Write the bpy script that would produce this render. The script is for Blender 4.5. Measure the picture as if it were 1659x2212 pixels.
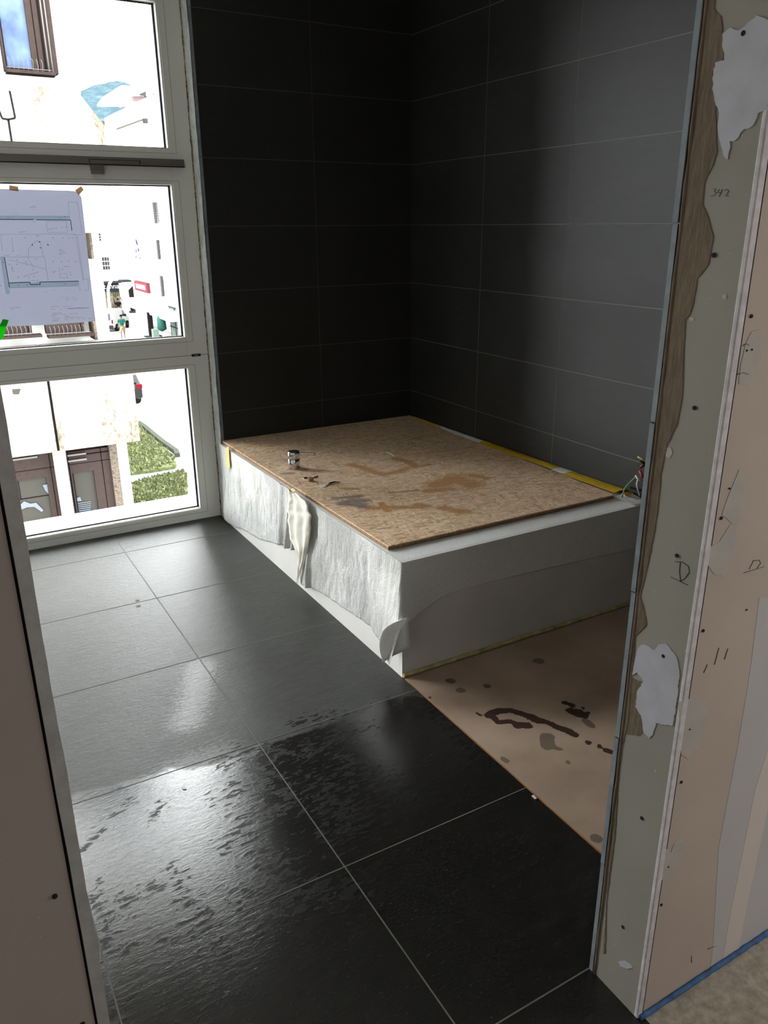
import bpy, bmesh, math, random
from mathutils import Vector, Matrix, noise
from mathutils.geometry import delaunay_2d_cdt
random.seed(7)
for o in list(bpy.data.objects): bpy.data.objects.remove(o)
SC = bpy.context.scene; COL = SC.collection
# ------------------------------------------------------------------ camera
F, H, YAW, PIT, ROL = 1702.5, 1.4856, .5231, .3488, .006
cy, sy, cp, sp = math.cos(YAW), math.sin(YAW), math.cos(PIT), math.sin(PIT)
FW = Vector((sy*cp, cy*cp, -sp)); RT = Vector((cy, -sy, 0)); DN = FW.cross(RT)
cr, sr = math.cos(ROL), math.sin(ROL)
RR = cr*RT + sr*DN; DD = -sr*RT + cr*DN
cam = bpy.data.objects.new('camera', bpy.data.cameras.new('camera')); COL.objects.link(cam)
cam.data.sensor_fit = 'VERTICAL'; cam.data.sensor_height = 24
cam.data.lens = F/2212*24; cam.data.clip_start = .02; cam.data.clip_end = 3000
m = Matrix.Identity(4)
for i in range(3):
    m[i][0] = RR[i]; m[i][1] = -DD[i]; m[i][2] = -FW[i]
m[2][3] = H; cam.matrix_world = m
SC.camera = cam
# ------------------------------------------------------------------ light
SKY = 13.0
w = bpy.data.worlds.new('world'); SC.world = w; w.use_nodes = True
nt = w.node_tree; bg = nt.nodes['Background']
bg.inputs[0].default_value = (.965, .98, 1.0, 1); bg.inputs[1].default_value = SKY
def area(name, loc, look, sx, sy_, power, col, portal=False):
    l = bpy.data.lights.new(name, 'AREA'); l.shape = 'RECTANGLE'; l.size = sx; l.size_y = sy_
    l.energy = power; l.color = col
    if portal: l.cycles.is_portal = True
    o = bpy.data.objects.new(name, l); COL.objects.link(o); o.location = loc
    o.rotation_euler = Vector(look).to_track_quat('-Z', 'Y').to_euler(); return o
area('window_portal', (.13, 4.36, 1.25), (0, -1, 0), 2.4, 2.6, 1, (1, 1, 1), True)
area('hall_window_light', (2.9, -.35, 1.35), (-1, .45, -.06), .8, 1.7, 9.5, (1, .965, .95))
area('hall_daylight', (.1, -2.9, 1.5), (.1, 1, -.05), 2.4, 1.8, 8, (1, .99, .98))
SC.view_settings.view_transform = 'Standard'; SC.view_settings.look = 'None'
SC.view_settings.exposure = 1.0; SC.view_settings.gamma = 1.0; SC.view_settings.use_curve_mapping = False
# ------------------------------------------------------------------ helpers
def ray(x, y): return FW + RR*((x-829.5)/F) + DD*((y-1106)/F)
CAM = Vector((0, 0, H))
def onY(x, y, Y): d = ray(x, y); return CAM + d*(Y/d.y)
def onX(x, y, X): d = ray(x, y); return CAM + d*(X/d.x)
def onZ(x, y, Z): d = ray(x, y); return CAM + d*((Z-H)/d.z)
def on(ax, v, x, y): return {'x': onX, 'y': onY, 'z': onZ}[ax](x, y, v)

def srgb(r, g, b): return tuple(((c/255)/12.92 if c/255 <= .04045 else ((c/255+.055)/1.055)**2.4) for c in (r, g, b))+(1,)
class NT:
    def __init__(s, name):
        s.m = bpy.data.materials.new(name); s.m.use_nodes = True; s.t = s.m.node_tree
        s.b = s.t.nodes['Principled BSDF']; s.out = s.t.nodes['Material Output']
    def n(s, typ, **kw):
        nd = s.t.nodes.new('ShaderNode'+typ)
        for k, v in kw.items():
            if k.startswith('i_'):
                key = k[2:]; key = int(key) if key.isdigit() else key.replace('_', ' ')
                s.set(nd.inputs[key], v)
            else: setattr(nd, k, v)
        return nd
    def set(s, sock, v):
        if isinstance(v, bpy.types.NodeSocket): s.t.links.new(v, sock)
        elif isinstance(v, bpy.types.Node): s.t.links.new(v.outputs[0], sock)
        else: sock.default_value = v
    def math(s, op, a, b=0.0, c=None, clamp=False):
        nd = s.n('Math', operation=op, use_clamp=clamp); s.set(nd.inputs[0], a); s.set(nd.inputs[1], b)
        if c is not None: s.set(nd.inputs[2], c)
        return nd.outputs[0]
    def coord(s, scale=(1, 1, 1), rot=(0, 0, 0)):
        tc = s.n('TexCoord'); mp = s.n('Mapping'); s.t.links.new(tc.outputs['Object'], mp.inputs[0])
        if any(rot): mp.vector_type = 'TEXTURE'; scale = tuple(1/q for q in scale)
        mp.inputs['Scale'].default_value = scale; mp.inputs['Rotation'].default_value = rot; return mp.outputs[0]
    def noise(s, vec, scale, detail=3, rough=.55, dist=0):
        nd = s.n('TexNoise'); s.set(nd.inputs['Vector'], vec); nd.inputs['Scale'].default_value = scale
        nd.inputs['Detail'].default_value = detail; nd.inputs['Roughness'].default_value = rough
        nd.inputs['Distortion'].default_value = dist; return nd.outputs[0]
    def ramp(s, fac, stops, interp='LINEAR'):
        nd = s.n('ValToRGB'); nd.color_ramp.interpolation = interp; e = nd.color_ramp.elements
        while len(e) < len(stops): e.new(.5)
        for k, (p, c) in enumerate(stops):
            e[k].position = p; e[k].color = c if isinstance(c, tuple) else (c, c, c, 1)
        s.set(nd.inputs[0], fac); return nd.outputs[0]
    def mix(s, fac, a, b):
        nd = s.n('Mix', data_type='RGBA'); s.set(nd.inputs[0], fac); s.set(nd.inputs[6], a); s.set(nd.inputs[7], b); return nd.outputs[2]
    def bump(s, h, strength=.3, dist=.002, normal=None):
        nd = s.n('Bump'); s.set(nd.inputs['Height'], h); nd.inputs['Strength'].default_value = strength
        nd.inputs['Distance'].default_value = dist
        if normal: s.set(nd.inputs['Normal'], normal)
        s.t.links.new(nd.outputs[0], s.b.inputs['Normal']); return nd.outputs[0]
    def attr(s, name): nd = s.n('Attribute', attribute_name=name); return nd.outputs['Fac']
    def base(s, v): s.set(s.b.inputs['Base Color'], v)
    def rough(s, v): s.set(s.b.inputs['Roughness'], v)

def simple(name, col, rough=.6, metal=0, var=0.0, scale=12, bump=0, bscale=60, bdist=.001, spec=.5):
    k = NT(name); c = k.coord()
    if var:
        n = k.noise(c, scale, 4); lo = tuple(x*(1-var) for x in col[:3])+(1,); hi = tuple(min(1, x*(1+var)) for x in col[:3])+(1,)
        k.base(k.ramp(n, [(.3, lo), (.7, hi)]))
    else: k.base(col)
    k.rough(rough); k.b.inputs['Metallic'].default_value = metal; k.b.inputs['Specular IOR Level'].default_value = spec
    if bump: k.bump(k.noise(c, bscale, 4), bump, bdist)
    return k.m
def speckled(name, col, spots, scale, thr, rough=.9, col2=None, s2=None, vstretch=1.0):
    k = NT(name); c = k.coord((1, 1, vstretch)); n = k.noise(c, scale, 6, .75); f = k.ramp(n, [(thr, 0.0), (thr+.06, 1.0)])
    b = k.mix(f, col, spots)
    if col2:
        n2 = k.noise(k.coord(), s2, 3); b = k.mix(k.ramp(n2, [(.45, 0.0), (.62, 1.0)]), b, col2)
    k.base(b); k.rough(rough); k.b.inputs['Specular IOR Level'].default_value = 0; return k.m

class MB:
    def __init__(s): s.bm = bmesh.new()
    def box(s, x0, x1, y0, y1, z0, z1, mi=0):
        v = [s.bm.verts.new(p) for p in ((x0,y0,z0),(x1,y0,z0),(x1,y1,z0),(x0,y1,z0),(x0,y0,z1),(x1,y0,z1),(x1,y1,z1),(x0,y1,z1))]
        for f in ((0,3,2,1),(4,5,6,7),(0,1,5,4),(1,2,6,5),(2,3,7,6),(3,0,4,7)):
            s.bm.faces.new([v[i] for i in f]).material_index = mi
        return s
    def face(s, pts, mi=0):
        f = s.bm.faces.new([s.bm.verts.new(p) for p in pts]); f.material_index = mi; return f
    def prism(s, pts, vec, mi=0):
        vec = Vector(vec); a = [s.bm.verts.new(Vector(p)) for p in pts]; b = [s.bm.verts.new(Vector(p)+vec) for p in pts]
        n = len(pts)
        for f in (a[::-1], b): s.bm.faces.new(f).material_index = mi
        for i in range(n): s.bm.faces.new([a[i], a[(i+1) % n], b[(i+1) % n], b[i]]).material_index = mi
        return s
    def tube(s, pts, r, seg=8, caps=True, mi=0):
        pts = [Vector(p) for p in pts]; rings = []; prev = None
        rs = r if isinstance(r, (list, tuple)) else [r]*len(pts)
        for i, p in enumerate(pts):
            t = (pts[min(i+1, len(pts)-1)]-pts[max(i-1, 0)]).normalized()
            u = t.orthogonal().normalized() if prev is None else (prev - t*prev.dot(t)).normalized()
            prev = u; v = t.cross(u)
            rings.append([s.bm.verts.new(p+(u*math.cos(a)+v*math.sin(a))*rs[i]) for a in [2*math.pi*k/seg for k in range(seg)]])
        for a, b in zip(rings, rings[1:]):
            for k in range(seg):
                f = s.bm.faces.new([a[k], a[(k+1) % seg], b[(k+1) % seg], b[k]]); f.smooth = True; f.material_index = mi
        if caps: s.bm.faces.new(rings[0][::-1]).material_index = mi; s.bm.faces.new(rings[-1]).material_index = mi
        return s
    def lathe(s, prof, c=(0, 0, 0), seg=32, mi=0):
        rings = []
        for r, z in prof: rings.append([s.bm.verts.new((c[0]+r*math.cos(2*math.pi*k/seg), c[1]+r*math.sin(2*math.pi*k/seg), c[2]+z)) for k in range(seg)])
        for a, b in zip(rings, rings[1:]):
            for k in range(seg):
                f = s.bm.faces.new([a[k], a[(k+1) % seg], b[(k+1) % seg], b[k]]); f.smooth = True; f.material_index = mi
        s.bm.faces.new(rings[0][::-1]); s.bm.faces.new(rings[-1]); return s
    def build(s, name, mats, parent=None, bevel=0, fix=True):
        if fix: bmesh.ops.recalc_face_normals(s.bm, faces=s.bm.faces)
        me = bpy.data.meshes.new(name); s.bm.to_mesh(me); s.bm.free()
        for mt in (mats if isinstance(mats, (list, tuple)) else [mats]): me.materials.append(mt)
        o = bpy.data.objects.new(name, me); COL.objects.link(o)
        if bevel:
            b = o.modifiers.new('bevel', 'BEVEL'); b.width = bevel; b.segments = 2; b.limit_method = 'ANGLE'
        if parent:
            o.parent = parent
            o.matrix_parent_inverse = Matrix.Translation(parent.location).inverted() if parent.parent is None else Matrix.Identity(4)
        return o
def tag(o, label=None, cat=None, group=None, kind=None):
    if label: o['label'] = label
    if cat: o['category'] = cat
    if group: o['group'] = group
    if kind: o['kind'] = kind
    return o
def empty(name, loc, label=None, cat=None, group=None, kind=None):
    o = bpy.data.objects.new(name, None); COL.objects.link(o); o.location = loc; o.empty_display_size = .1
    return tag(o, label, cat, group, kind)
def jag(pts, amp, step):
    """subdivide a closed 3-D outline and rough up its edge"""
    out = []; n = len(pts)
    for i in range(n):
        a, b = pts[i], pts[(i+1) % n]; k = max(1, int((b-a).length/step))
        for j in range(k):
            p = a.lerp(b, j/k); q = p*(.7/step)
            d = Vector((noise.noise(q), noise.noise(q+Vector((9, 3, 5))), noise.noise(q+Vector((4, 8, 1)))))
            out.append(p+d*amp)
    return out
def patch(name, ax, v, px, mat, parent, th=.0006, amp=.004, step=.006, label=None):
    """flat smear of filler traced on a wall plane"""
    pts = jag([on(ax, v, *p) for p in px], amp, step)
    nrm = {'x': Vector((-1, 0, 0)), 'y': Vector((0, -1, 0)), 'z': Vector((0, 0, 1))}[ax]
    f2 = {'x': lambda p: (p.y, p.z), 'y': lambda p: (p.x, p.z), 'z': lambda p: (p.x, p.y)}[ax]
    f3 = {'x': lambda q: Vector((v, q[0], q[1])), 'y': lambda q: Vector((q[0], v, q[1])), 'z': lambda q: Vector((q[0], q[1], v))}[ax]
    vo, eo, fo = delaunay_2d_cdt([Vector(f2(p)) for p in pts], [], [list(range(len(pts)))], 1, 1e-6)[:3]
    b = MB(); vs = [b.bm.verts.new(f3(q)+nrm*th) for q in vo]
    for f in fo: b.bm.faces.new([vs[i] for i in f])
    bmesh.ops.recalc_face_normals(b.bm, faces=b.bm.faces)
    r = bmesh.ops.extrude_face_region(b.bm, geom=list(b.bm.faces), use_keep_orig=True)
    for e in r['geom']:
        if isinstance(e, bmesh.types.BMVert): e.co -= nrm*th*.95
    o = b.build(name, mat, parent); return tag(o, label)
def ribbon(b, ax, v, px, wd):
    pts = [on(ax, v, *p) for p in px]; nrm = {'x': Vector((-1, 0, 0)), 'y': Vector((0, -1, 0)), 'z': Vector((0, 0, 1))}[ax]
    b.tube([p+nrm*.0004 for p in pts], wd, 5)
def sdist(p, s):
    best = 9
    for i in range(max(1, len(s)-1)):
        a = s[i]; c = s[min(i+1, len(s)-1)]
        ab = (c[0]-a[0], c[1]-a[1]); L = ab[0]**2+ab[1]**2
        t = 0 if L == 0 else max(0, min(1, ((p[0]-a[0])*ab[0]+(p[1]-a[1])*ab[1])/L))
        d = math.hypot(p[0]-a[0]-t*ab[0], p[1]-a[1]-t*ab[1])/(a[2]+t*(c[2]-a[2])); best = min(best, d)
    return best
def grid(name, u0, u1, v0, v1, step, zf, fields, mat, parent=None):
    """top sheet in XY with soft stain fields stored as attributes"""
    nu = int((u1-u0)/step); nv = int((v1-v0)/step); vs = []; fs = []
    vals = {k: [] for k in fields}
    for j in range(nv+1):
        for i in range(nu+1):
            x = u0+(u1-u0)*i/nu; y = v0+(v1-v0)*j/nv; vs.append((x, y, zf(x, y)))
            for k, ss in fields.items():
                d = 9
                for bb, s in ss:
                    if bb[0] < x < bb[1] and bb[2] < y < bb[3]: d = min(d, sdist((x, y), s))
                vals[k].append(max(0, 1-d*.5))
    for j in range(nv):
        for i in range(nu):
            a = j*(nu+1)+i; fs.append((a, a+1, a+nu+2, a+nu+1))
    me = bpy.data.meshes.new(name); me.from_pydata(vs, [], fs)
    for k in fields:
        at = me.attributes.new(k, 'FLOAT', 'POINT'); at.data.foreach_set('value', vals[k])
    me.materials.append(mat); o = bpy.data.objects.new(name, me); COL.objects.link(o)
    if parent: o.parent = parent; o.matrix_parent_inverse = Matrix.Translation(parent.location).inverted()
    return o
def strokes(Z, lst):
    out = []
    for px, r in lst:
        s = [];
        for p in px: q = onZ(p[0], p[1], Z); s.append((q.x, q.y, r))
        out.append(((min(a[0] for a in s)-2*r, max(a[0] for a in s)+2*r, min(a[1] for a in s)-2*r, max(a[1] for a in s)+2*r), s))
    return out
def cs(pts, ox, oy, k): return [(ox+x*k, oy+y*k) for x, y in pts]

# ------------------------------------------------------------------ materials
def tile_mat(name, base, lo, hi, rough, spec, streak=1.0):
    k = NT(name); c = k.coord((1, 1, 1)); n1 = k.noise(c, 2.2, 4); n2 = k.noise(k.coord((1, 6, 6) if streak else (6, 1, 6)), 9, 6, .7)
    f = k.math('ADD', k.math('MULTIPLY', n1, .5), k.math('MULTIPLY', n2, .5))
    k.base(k.ramp(f, [(.3, lo), (.5, base), (.72, hi)])); k.rough(rough); k.b.inputs['Specular IOR Level'].default_value = spec
    k.bump(k.noise(k.coord((1, 3, 3)), 60, 6, .7), .25, .0012); return k
M = {}
M['wall_tile'] = tile_mat('slate_wall_tile', (.025, .0245, .0228, 1), (.019, .0186, .0172, 1), (.033, .0325, .030, 1), .52, .27, 0).m
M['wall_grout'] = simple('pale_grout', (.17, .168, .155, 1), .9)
M['tile_edge'] = simple('cut_tile_edge', srgb(128, 136, 143), .8, var=.2, scale=30, bump=.4, bscale=150)
# floor tile with wet film
k = NT('slate_floor_tile'); c = k.coord(); RZ = (0, 0, .06); wet = k.attr('wet'); dark = k.attr('dark'); gloss = k.attr('gloss')
cst = k.coord((1, 2.8, 1), RZ); nb = k.noise(cst, 27, 5, .62, .5); fine = k.noise(k.coord((1, 2.2, 1), RZ), 75, 5, .7)
wn = k.math('ADD', wet, k.math('MULTIPLY', k.math('SUBTRACT', k.noise(c, 6, 5, .6), .5), .5))
wm = k.ramp(wn, [(.47, 0.0), (.57, 1.0)])
dn = k.math('ADD', k.math('MULTIPLY', dark, .5), k.math('MULTIPLY', k.math('SUBTRACT', k.math('ADD', k.math('MULTIPLY', nb, .75), k.math('MULTIPLY', fine, .25)), .5), 2.2))
dm = k.math('MULTIPLY', k.ramp(dn, [(.44, 0.0), (.56, 1.0)]), k.ramp(dark, [(.02, 0.0), (.3, 1.0)]))
n1 = k.noise(c, 1.6, 4); n2 = k.noise(cst, 12, 6, .7)
mott = k.math('ADD', k.math('MULTIPLY', n1, .45), k.math('MULTIPLY', n2, .55))
dry = k.ramp(mott, [(.32, (.036, .038, .0355, 1)), (.5, (.050, .0515, .0485, 1)), (.68, (.068, .069, .065, 1))])
wetc = k.ramp(mott, [(.32, (.010, .0102, .009, 1)), (.5, (.0165, .0155, .0145, 1)), (.7, (.028, .026, .025, 1))])
col = k.mix(wm, dry, wetc)
fl = k.ramp(k.noise(cst, 60, 5, .75), [(.59, 0.0), (.68, 1.0)]); pits = k.ramp(k.noise(c, 130, 3, .6), [(.30, 1.0), (.36, 0.0)])
col = k.mix(k.math('MULTIPLY', fl, k.math('SUBTRACT', .75, k.math('MULTIPLY', wm, .55))), col, (.15, .15, .14, 1))
col = k.mix(k.math('MULTIPLY', pits, .6), col, (.012, .012, .012, 1))
col = k.mix(dm, col, (.004, .0042, .0035, 1)); k.base(col)
gm = k.math('MULTIPLY', k.ramp(k.math('ADD', gloss, k.math('MULTIPLY', k.math('SUBTRACT', fine, .5), 2.6)), [(.5, 0.0), (.68, .7)]), k.ramp(gloss, [(.02, 0.0), (.2, 1.0)]))
r_ = k.math('SUBTRACT', .40, k.math('MULTIPLY', wm, .27)); r_ = k.math('SUBTRACT', r_, k.math('MULTIPLY', gm, k.math('SUBTRACT', .17, k.math('MULTIPLY', wm, .17))))
k.rough(k.math('ADD', r_, k.math('MULTIPLY', dm, .4)))
k.set(k.b.inputs['Specular IOR Level'], k.math('ADD', k.math('ADD', .22, k.math('MULTIPLY', gm, .2)), k.math('MULTIPLY', k.math('SUBTRACT', wm, dm, clamp=True), .32)))
bn = k.n('Bump'); k.set(bn.inputs['Height'], k.math('ADD', nb, k.math('MULTIPLY', fine, .6))); k.set(bn.inputs['Strength'], k.math('SUBTRACT', .34, k.math('MULTIPLY', wm, .20))); bn.inputs['Distance'].default_value = .0042; k.t.links.new(bn.outputs[0], k.b.inputs['Normal'])
M['floor_tile'] = k.m
M['floor_grout'] = simple('floor_grout', srgb(108, 108, 104), .9)
M['frame'] = simple('white_window_frame', srgb(232, 232, 226), .45, bump=.05, bscale=200)
M['groove'] = simple('frame_groove', (.1, .1, .1, 1), .8)
M['seal'] = simple('black_glazing_seal', (.03, .03, .05, 1), .6)
M['metal_grey'] = simple('grey_opener_metal', srgb(122, 117, 113), .4, .4)
M['shadow_gap'] = simple('dark_cavity', (.006, .005, .005, 1), .9)
M['white'] = simple('white_paint', srgb(225, 225, 220), .6)
M['beige_ext'] = simple('beige_exterior_reveal', (.13, .105, .075, 1), .8)
M['plaster'] = simple('rough_white_plaster', srgb(205, 208, 205), .9, var=.18, scale=30, bump=.9, bscale=28, bdist=.006)
k = NT('crumbly_foam'); n = k.noise(k.coord(), 70, 5, .75)
k.base(k.ramp(n, [(.4, srgb(40, 32, 26)), (.5, srgb(150, 130, 105)), (.65, srgb(190, 175, 150))])); k.rough(.95); k.bump(n, 1, .004); M['foam'] = k.m
k = NT('window_glass'); k.t.nodes.remove(k.b); tr = k.n('BsdfTransparent'); tr.inputs[0].default_value = (.97, .985, .975, 1)
gl = k.n('BsdfGlossy'); gl.inputs['Roughness'].default_value = .02; fr = k.n('Fresnel'); fr.inputs[0].default_value = 1.3
mx = k.n('MixShader'); k.t.links.new(fr.outputs[0], mx.inputs[0]); k.t.links.new(tr.outputs[0], mx.inputs[1]); k.t.links.new(gl.outputs[0], mx.inputs[2])
k.t.links.new(mx.outputs[0], k.out.inputs[0]); M['glass'] = k.m
# plan paper: thin translucent
k = NT('plan_paper'); k.base(srgb(225, 228, 240)); k.rough(.9); ts = k.n('BsdfTranslucent'); ts.inputs[0].default_value = (.60, .61, .69, 1)
mx = k.n('MixShader'); mx.inputs[0].default_value = .27; k.t.links.new(k.b.outputs[0], mx.inputs[1]); k.t.links.new(ts.outputs[0], mx.inputs[2]); k.t.links.new(mx.outputs[0], k.out.inputs[0]); M['paper'] = k.m
def ink(name, col, t):
    k = NT(name); k.base(col); k.rough(.9); ts = k.n('BsdfTranslucent'); ts.inputs[0].default_value = col; mx = k.n('MixShader'); mx.inputs[0].default_value = t
    k.t.links.new(k.b.outputs[0], mx.inputs[1]); k.t.links.new(ts.outputs[0], mx.inputs[2]); k.t.links.new(mx.outputs[0], k.out.inputs[0]); return k.m
def film(name, col):
    k = NT(name); k.t.nodes.remove(k.b); t = k.n('BsdfTransparent'); t.inputs[0].default_value = col; k.t.links.new(t.outputs[0], k.out.inputs[0]); return k.m
M['ink'] = film('plan_ink', (.26, .28, .33, 1)); M['ink_green'] = film('plan_wall_tint', (.84, .91, .90, 1)); M['ink_dark'] = film('plan_bold_ink', (.22, .31, .33, 1)); M['ink_black'] = simple('plan_black', (.01, .01, .02, 1), .9)
M['tape_brown'] = ink('brown_tape', srgb(200, 175, 140), .3); M['tape_green'] = ink('green_tape', (.02, .7, .02, 1), .3)
M['tape_yellow'] = simple('yellow_tape', (.75, .47, .015, 1), .5, var=.15, scale=40)
# OSB
k = NT('strand_board'); cc = (0, 0, 0)
cols = None
for i, (ang, sc, sx) in enumerate(((.5, 27, 4.2), (-.75, 30, 3.6), (1.35, 25, 4.4), (-.1, 32, 4.0))):
    mp = k.coord((1, sx, 1), (0, 0, ang)); di = k.n('Vector'+'Math', operation='ADD'); k.set(di.inputs[0], mp)
    nz = k.n('TexNoise'); k.set(nz.inputs['Vector'], k.coord()); nz.inputs['Scale'].default_value = 9
    scl = k.n('VectorMath', operation='SCALE'); k.set(scl.inputs[0], nz.outputs['Color']); scl.inputs['Scale'].default_value = .03; k.set(di.inputs[1], scl.outputs[0])
    vo = k.n('TexVoronoi'); k.set(vo.inputs['Vector'], di.outputs[0]); vo.inputs['Scale'].default_value = sc
    sep = k.n('SeparateColor'); k.set(sep.inputs[0], vo.outputs['Color'])
    cl = k.ramp(sep.outputs[0], [(0, srgb(182, 146, 112)), (.25, srgb(220, 184, 150)), (.75, srgb(236, 205, 172)), (1, srgb(248, 224, 194))])
    ed = k.ramp(vo.outputs['Distance'], [(.0, 1.0), (.62, 1.0), (.85, .78)])
    cl = k.mix(1.0, cl, cl); 
    if cols is None: cols = cl
    else: cols = k.mix(k.ramp(sep.outputs[1], [(.5, 0.0), (.56, 1.0)]), cols, cl)
dk = k.ramp(k.noise(k.coord((1, 3, 1), (0, 0, .6)), 60, 4, .7), [(.62, 0.0), (.68, 1.0)])
cols = k.mix(k.math('MULTIPLY', dk, .65), cols, srgb(95, 62, 38))
stn = k.math('ADD', k.attr('stain'), k.math('MULTIPLY', k.math('SUBTRACT', k.noise(k.coord((1, 2.4, 1), (0, 0, .5)), 22, 6, .75), .5), 1.1))
cols = k.mix(k.math('MULTIPLY', k.ramp(stn, [(.44, 0.0), (.78, 1.0)]), .8), cols, srgb(178, 118, 42))
gr = k.math('ADD', k.attr('grey'), k.math('MULTIPLY', k.math('SUBTRACT', k.noise(k.coord((1, 2, 1), (0, 0, -.3)), 30, 5, .7), .5), .9))
cols = k.mix(k.math('MULTIPLY', k.ramp(gr, [(.5, 0.0), (.75, 1.0)]), .72), cols, srgb(95, 90, 100))
du = k.ramp(k.noise(k.coord(), 3, 3), [(.35, 0.0), (.7, 1.0)]); cols = k.mix(k.math('MULTIPLY', du, .3), cols, srgb(190, 165, 142))
k.base(cols); k.rough(.75); k.b.inputs['Specular IOR Level'].default_value = .3; k.bump(k.noise(k.coord((1, 3, 1), (0, 0, .5)), 90, 4), .35, .001); M['osb'] = k.m
M['osb_edge'] = simple('strand_board_edge', srgb(150, 115, 80), .85, var=.35, scale=70, bump=.5, bscale=120)
# hardboard on the floor
k = NT('brown_sheet'); c = k.coord(); n = k.noise(c, 3.5, 5); b = k.ramp(n, [(.3, srgb(160, 136, 118)), (.7, srgb(190, 166, 146))])
b = k.mix(k.ramp(k.noise(c, 60, 4, .7), [(.68, 0.0), (.76, 1.0)]), b, srgb(110, 95, 85))
s1 = k.math('ADD', k.attr('stain'), k.math('MULTIPLY', k.math('SUBTRACT', k.noise(c, 38, 4, .65), .5), .75))
b = k.mix(k.ramp(s1, [(.5, 0.0), (.53, 1.0)]), b, srgb(66, 40, 28))
s2 = k.math('ADD', k.attr('grey'), k.math('MULTIPLY', k.math('SUBTRACT', k.noise(c, 60, 5, .7), .5), .4))
b = k.mix(k.math('MULTIPLY', k.ramp(s2, [(.5, 0.0), (.54, 1.0)]), .8), b, srgb(96, 84, 72)); k.base(b); k.rough(.7); M['sheet'] = k.m
M['sheet_edge'] = simple('sheet_edge', srgb(150, 105, 62), .8, var=.2)
M['panel'] = simple('white_panel', srgb(226, 223, 220), .7, var=.05, scale=5)
k = NT('white_membrane'); c = k.coord(); n = k.noise(k.coord((1, 5, 1.8)), 17, 6, .68); n2 = k.noise(c, 5, 3)
k.base(k.ramp(k.noise(c, 3, 4), [(.3, srgb(222, 221, 216)), (.7, srgb(240, 240, 240))])); k.rough(.34)
zz = k.math('ADD', k.math('MULTIPLY', n, k.ramp(n2, [(.4, .25), (.6, 1.0)])), k.math('MULTIPLY', k.noise(c, 70, 4, .7), .25)); k.bump(zz, 1.0, .013)
ts = k.n('BsdfTranslucent'); ts.inputs[0].default_value = (.75, .72, .66, 1); mx = k.n('MixShader'); mx.inputs[0].default_value = .12
k.t.links.new(k.b.outputs[0], mx.inputs[1]); k.t.links.new(ts.outputs[0], mx.inputs[2]); k.t.links.new(mx.outputs[0], k.out.inputs[0]); M['membrane'] = k.m
M['fleece'] = simple('white_fleece', srgb(236, 236, 236), .85, var=.06, scale=120, bump=.5, bscale=140)
M['membrane_tan'] = simple('yellowed_membrane', srgb(238, 233, 220), .6, var=.06, scale=20, bump=.5, bscale=40)
M['chrome'] = simple('chrome', (.66, .66, .69, 1), .05, 1)
M['dark_cap'] = simple('dark_cap', (.05, .05, .055, 1), .3, .5)
M['cork'] = simple('brown_plastic', srgb(150, 112, 78), .6, var=.15, scale=200)
M['yellow_foam'] = simple('yellow_edge_foam', srgb(196, 184, 128), .85, var=.35, scale=25)
def board(name, col, spots):
    k = NT(name); c = k.coord(); b = k.ramp(k.noise(c, 3, 3), [(.3, tuple(x*.93 for x in col[:3])+(1,)), (.7, tuple(x*1.06 for x in col[:3])+(1,))])
    b = k.mix(k.ramp(k.noise(c, 120, 2, .6), [(.74, 0.0), (.78, 1.0)]), b, spots); k.base(b); k.rough(.85); k.bump(k.noise(c, 300, 2), .06, .0005); return k.m
M['green_board'] = board('green_grey_plasterboard', srgb(150, 146, 136), srgb(190, 187, 180))
M['pink_board'] = board('pinkish_plasterboard', srgb(184, 170, 158), srgb(150, 138, 130))
M['filler'] = simple('pale_filler', srgb(184, 184, 192), .9, var=.08, scale=25, bump=.35, bscale=90)
M['filler_dim'] = simple('thin_filler', srgb(180, 174, 166), .9, var=.07, scale=25)
M['filler_grey'] = simple('grey_joint_filler', srgb(186, 184, 184), .9, var=.03, scale=6)
M['filler_light'] = simple('light_joint_filler', srgb(205, 196, 188), .9, var=.03, scale=6)
k = NT('brown_adhesive'); n = k.noise(k.coord((3, 3, .5)), 60, 5, .65); k.base(k.ramp(n, [(.3, srgb(92, 78, 62)), (.7, srgb(124, 108, 88))])); k.rough(.9); k.bump(n, .6, .002); M['adhesive'] = k.m
M['bead'] = simple('white_corner_bead', srgb(205, 200, 202), .8, var=.15, scale=60, bump=.6, bscale=100)
M['pencil'] = simple('pencil', (.03, .03, .035, 1), .7)
k = NT('grey_screed'); c = k.coord(); b = k.ramp(k.noise(c, 40, 5, .7), [(.35, srgb(140, 132, 118)), (.65, srgb(176, 168, 154))])
b = k.mix(k.ramp(k.noise(c, 22, 5, .75), [(.66, 0.0), (.74, 1.0)]), b, srgb(70, 62, 54)); k.base(b); k.rough(.95); k.bump(k.noise(c, 90, 4), .4, .002); M['screed'] = k.m
M['blue_foam'] = simple('blue_edge_foam', srgb(62, 98, 142), .8, var=.35, scale=60, bump=.8, bscale=80)
M['hall_wall'] = simple('hall_plasterboard', srgb(190, 182, 172), .9)
M['ceiling'] = simple('ceiling_board', srgb(205, 203, 198), .9)

# ================================================================== SETTING
GY = [4.27, 3.6895, 3.1093, 2.5328, 1.9493, 1.374, .8606, .29, -.28]; GX = [-1.7, -1.05, -.464, .1054, .6745, 1.2466]
XR, YW, YF, XBL, YJ, YO, XJ, XL = 2.4074, 3.865, 3.9565, 1.2593, .8596, .7288, .994, .05
XP, YP = 1.2466, 2.0414
CEIL = 2.62
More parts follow.
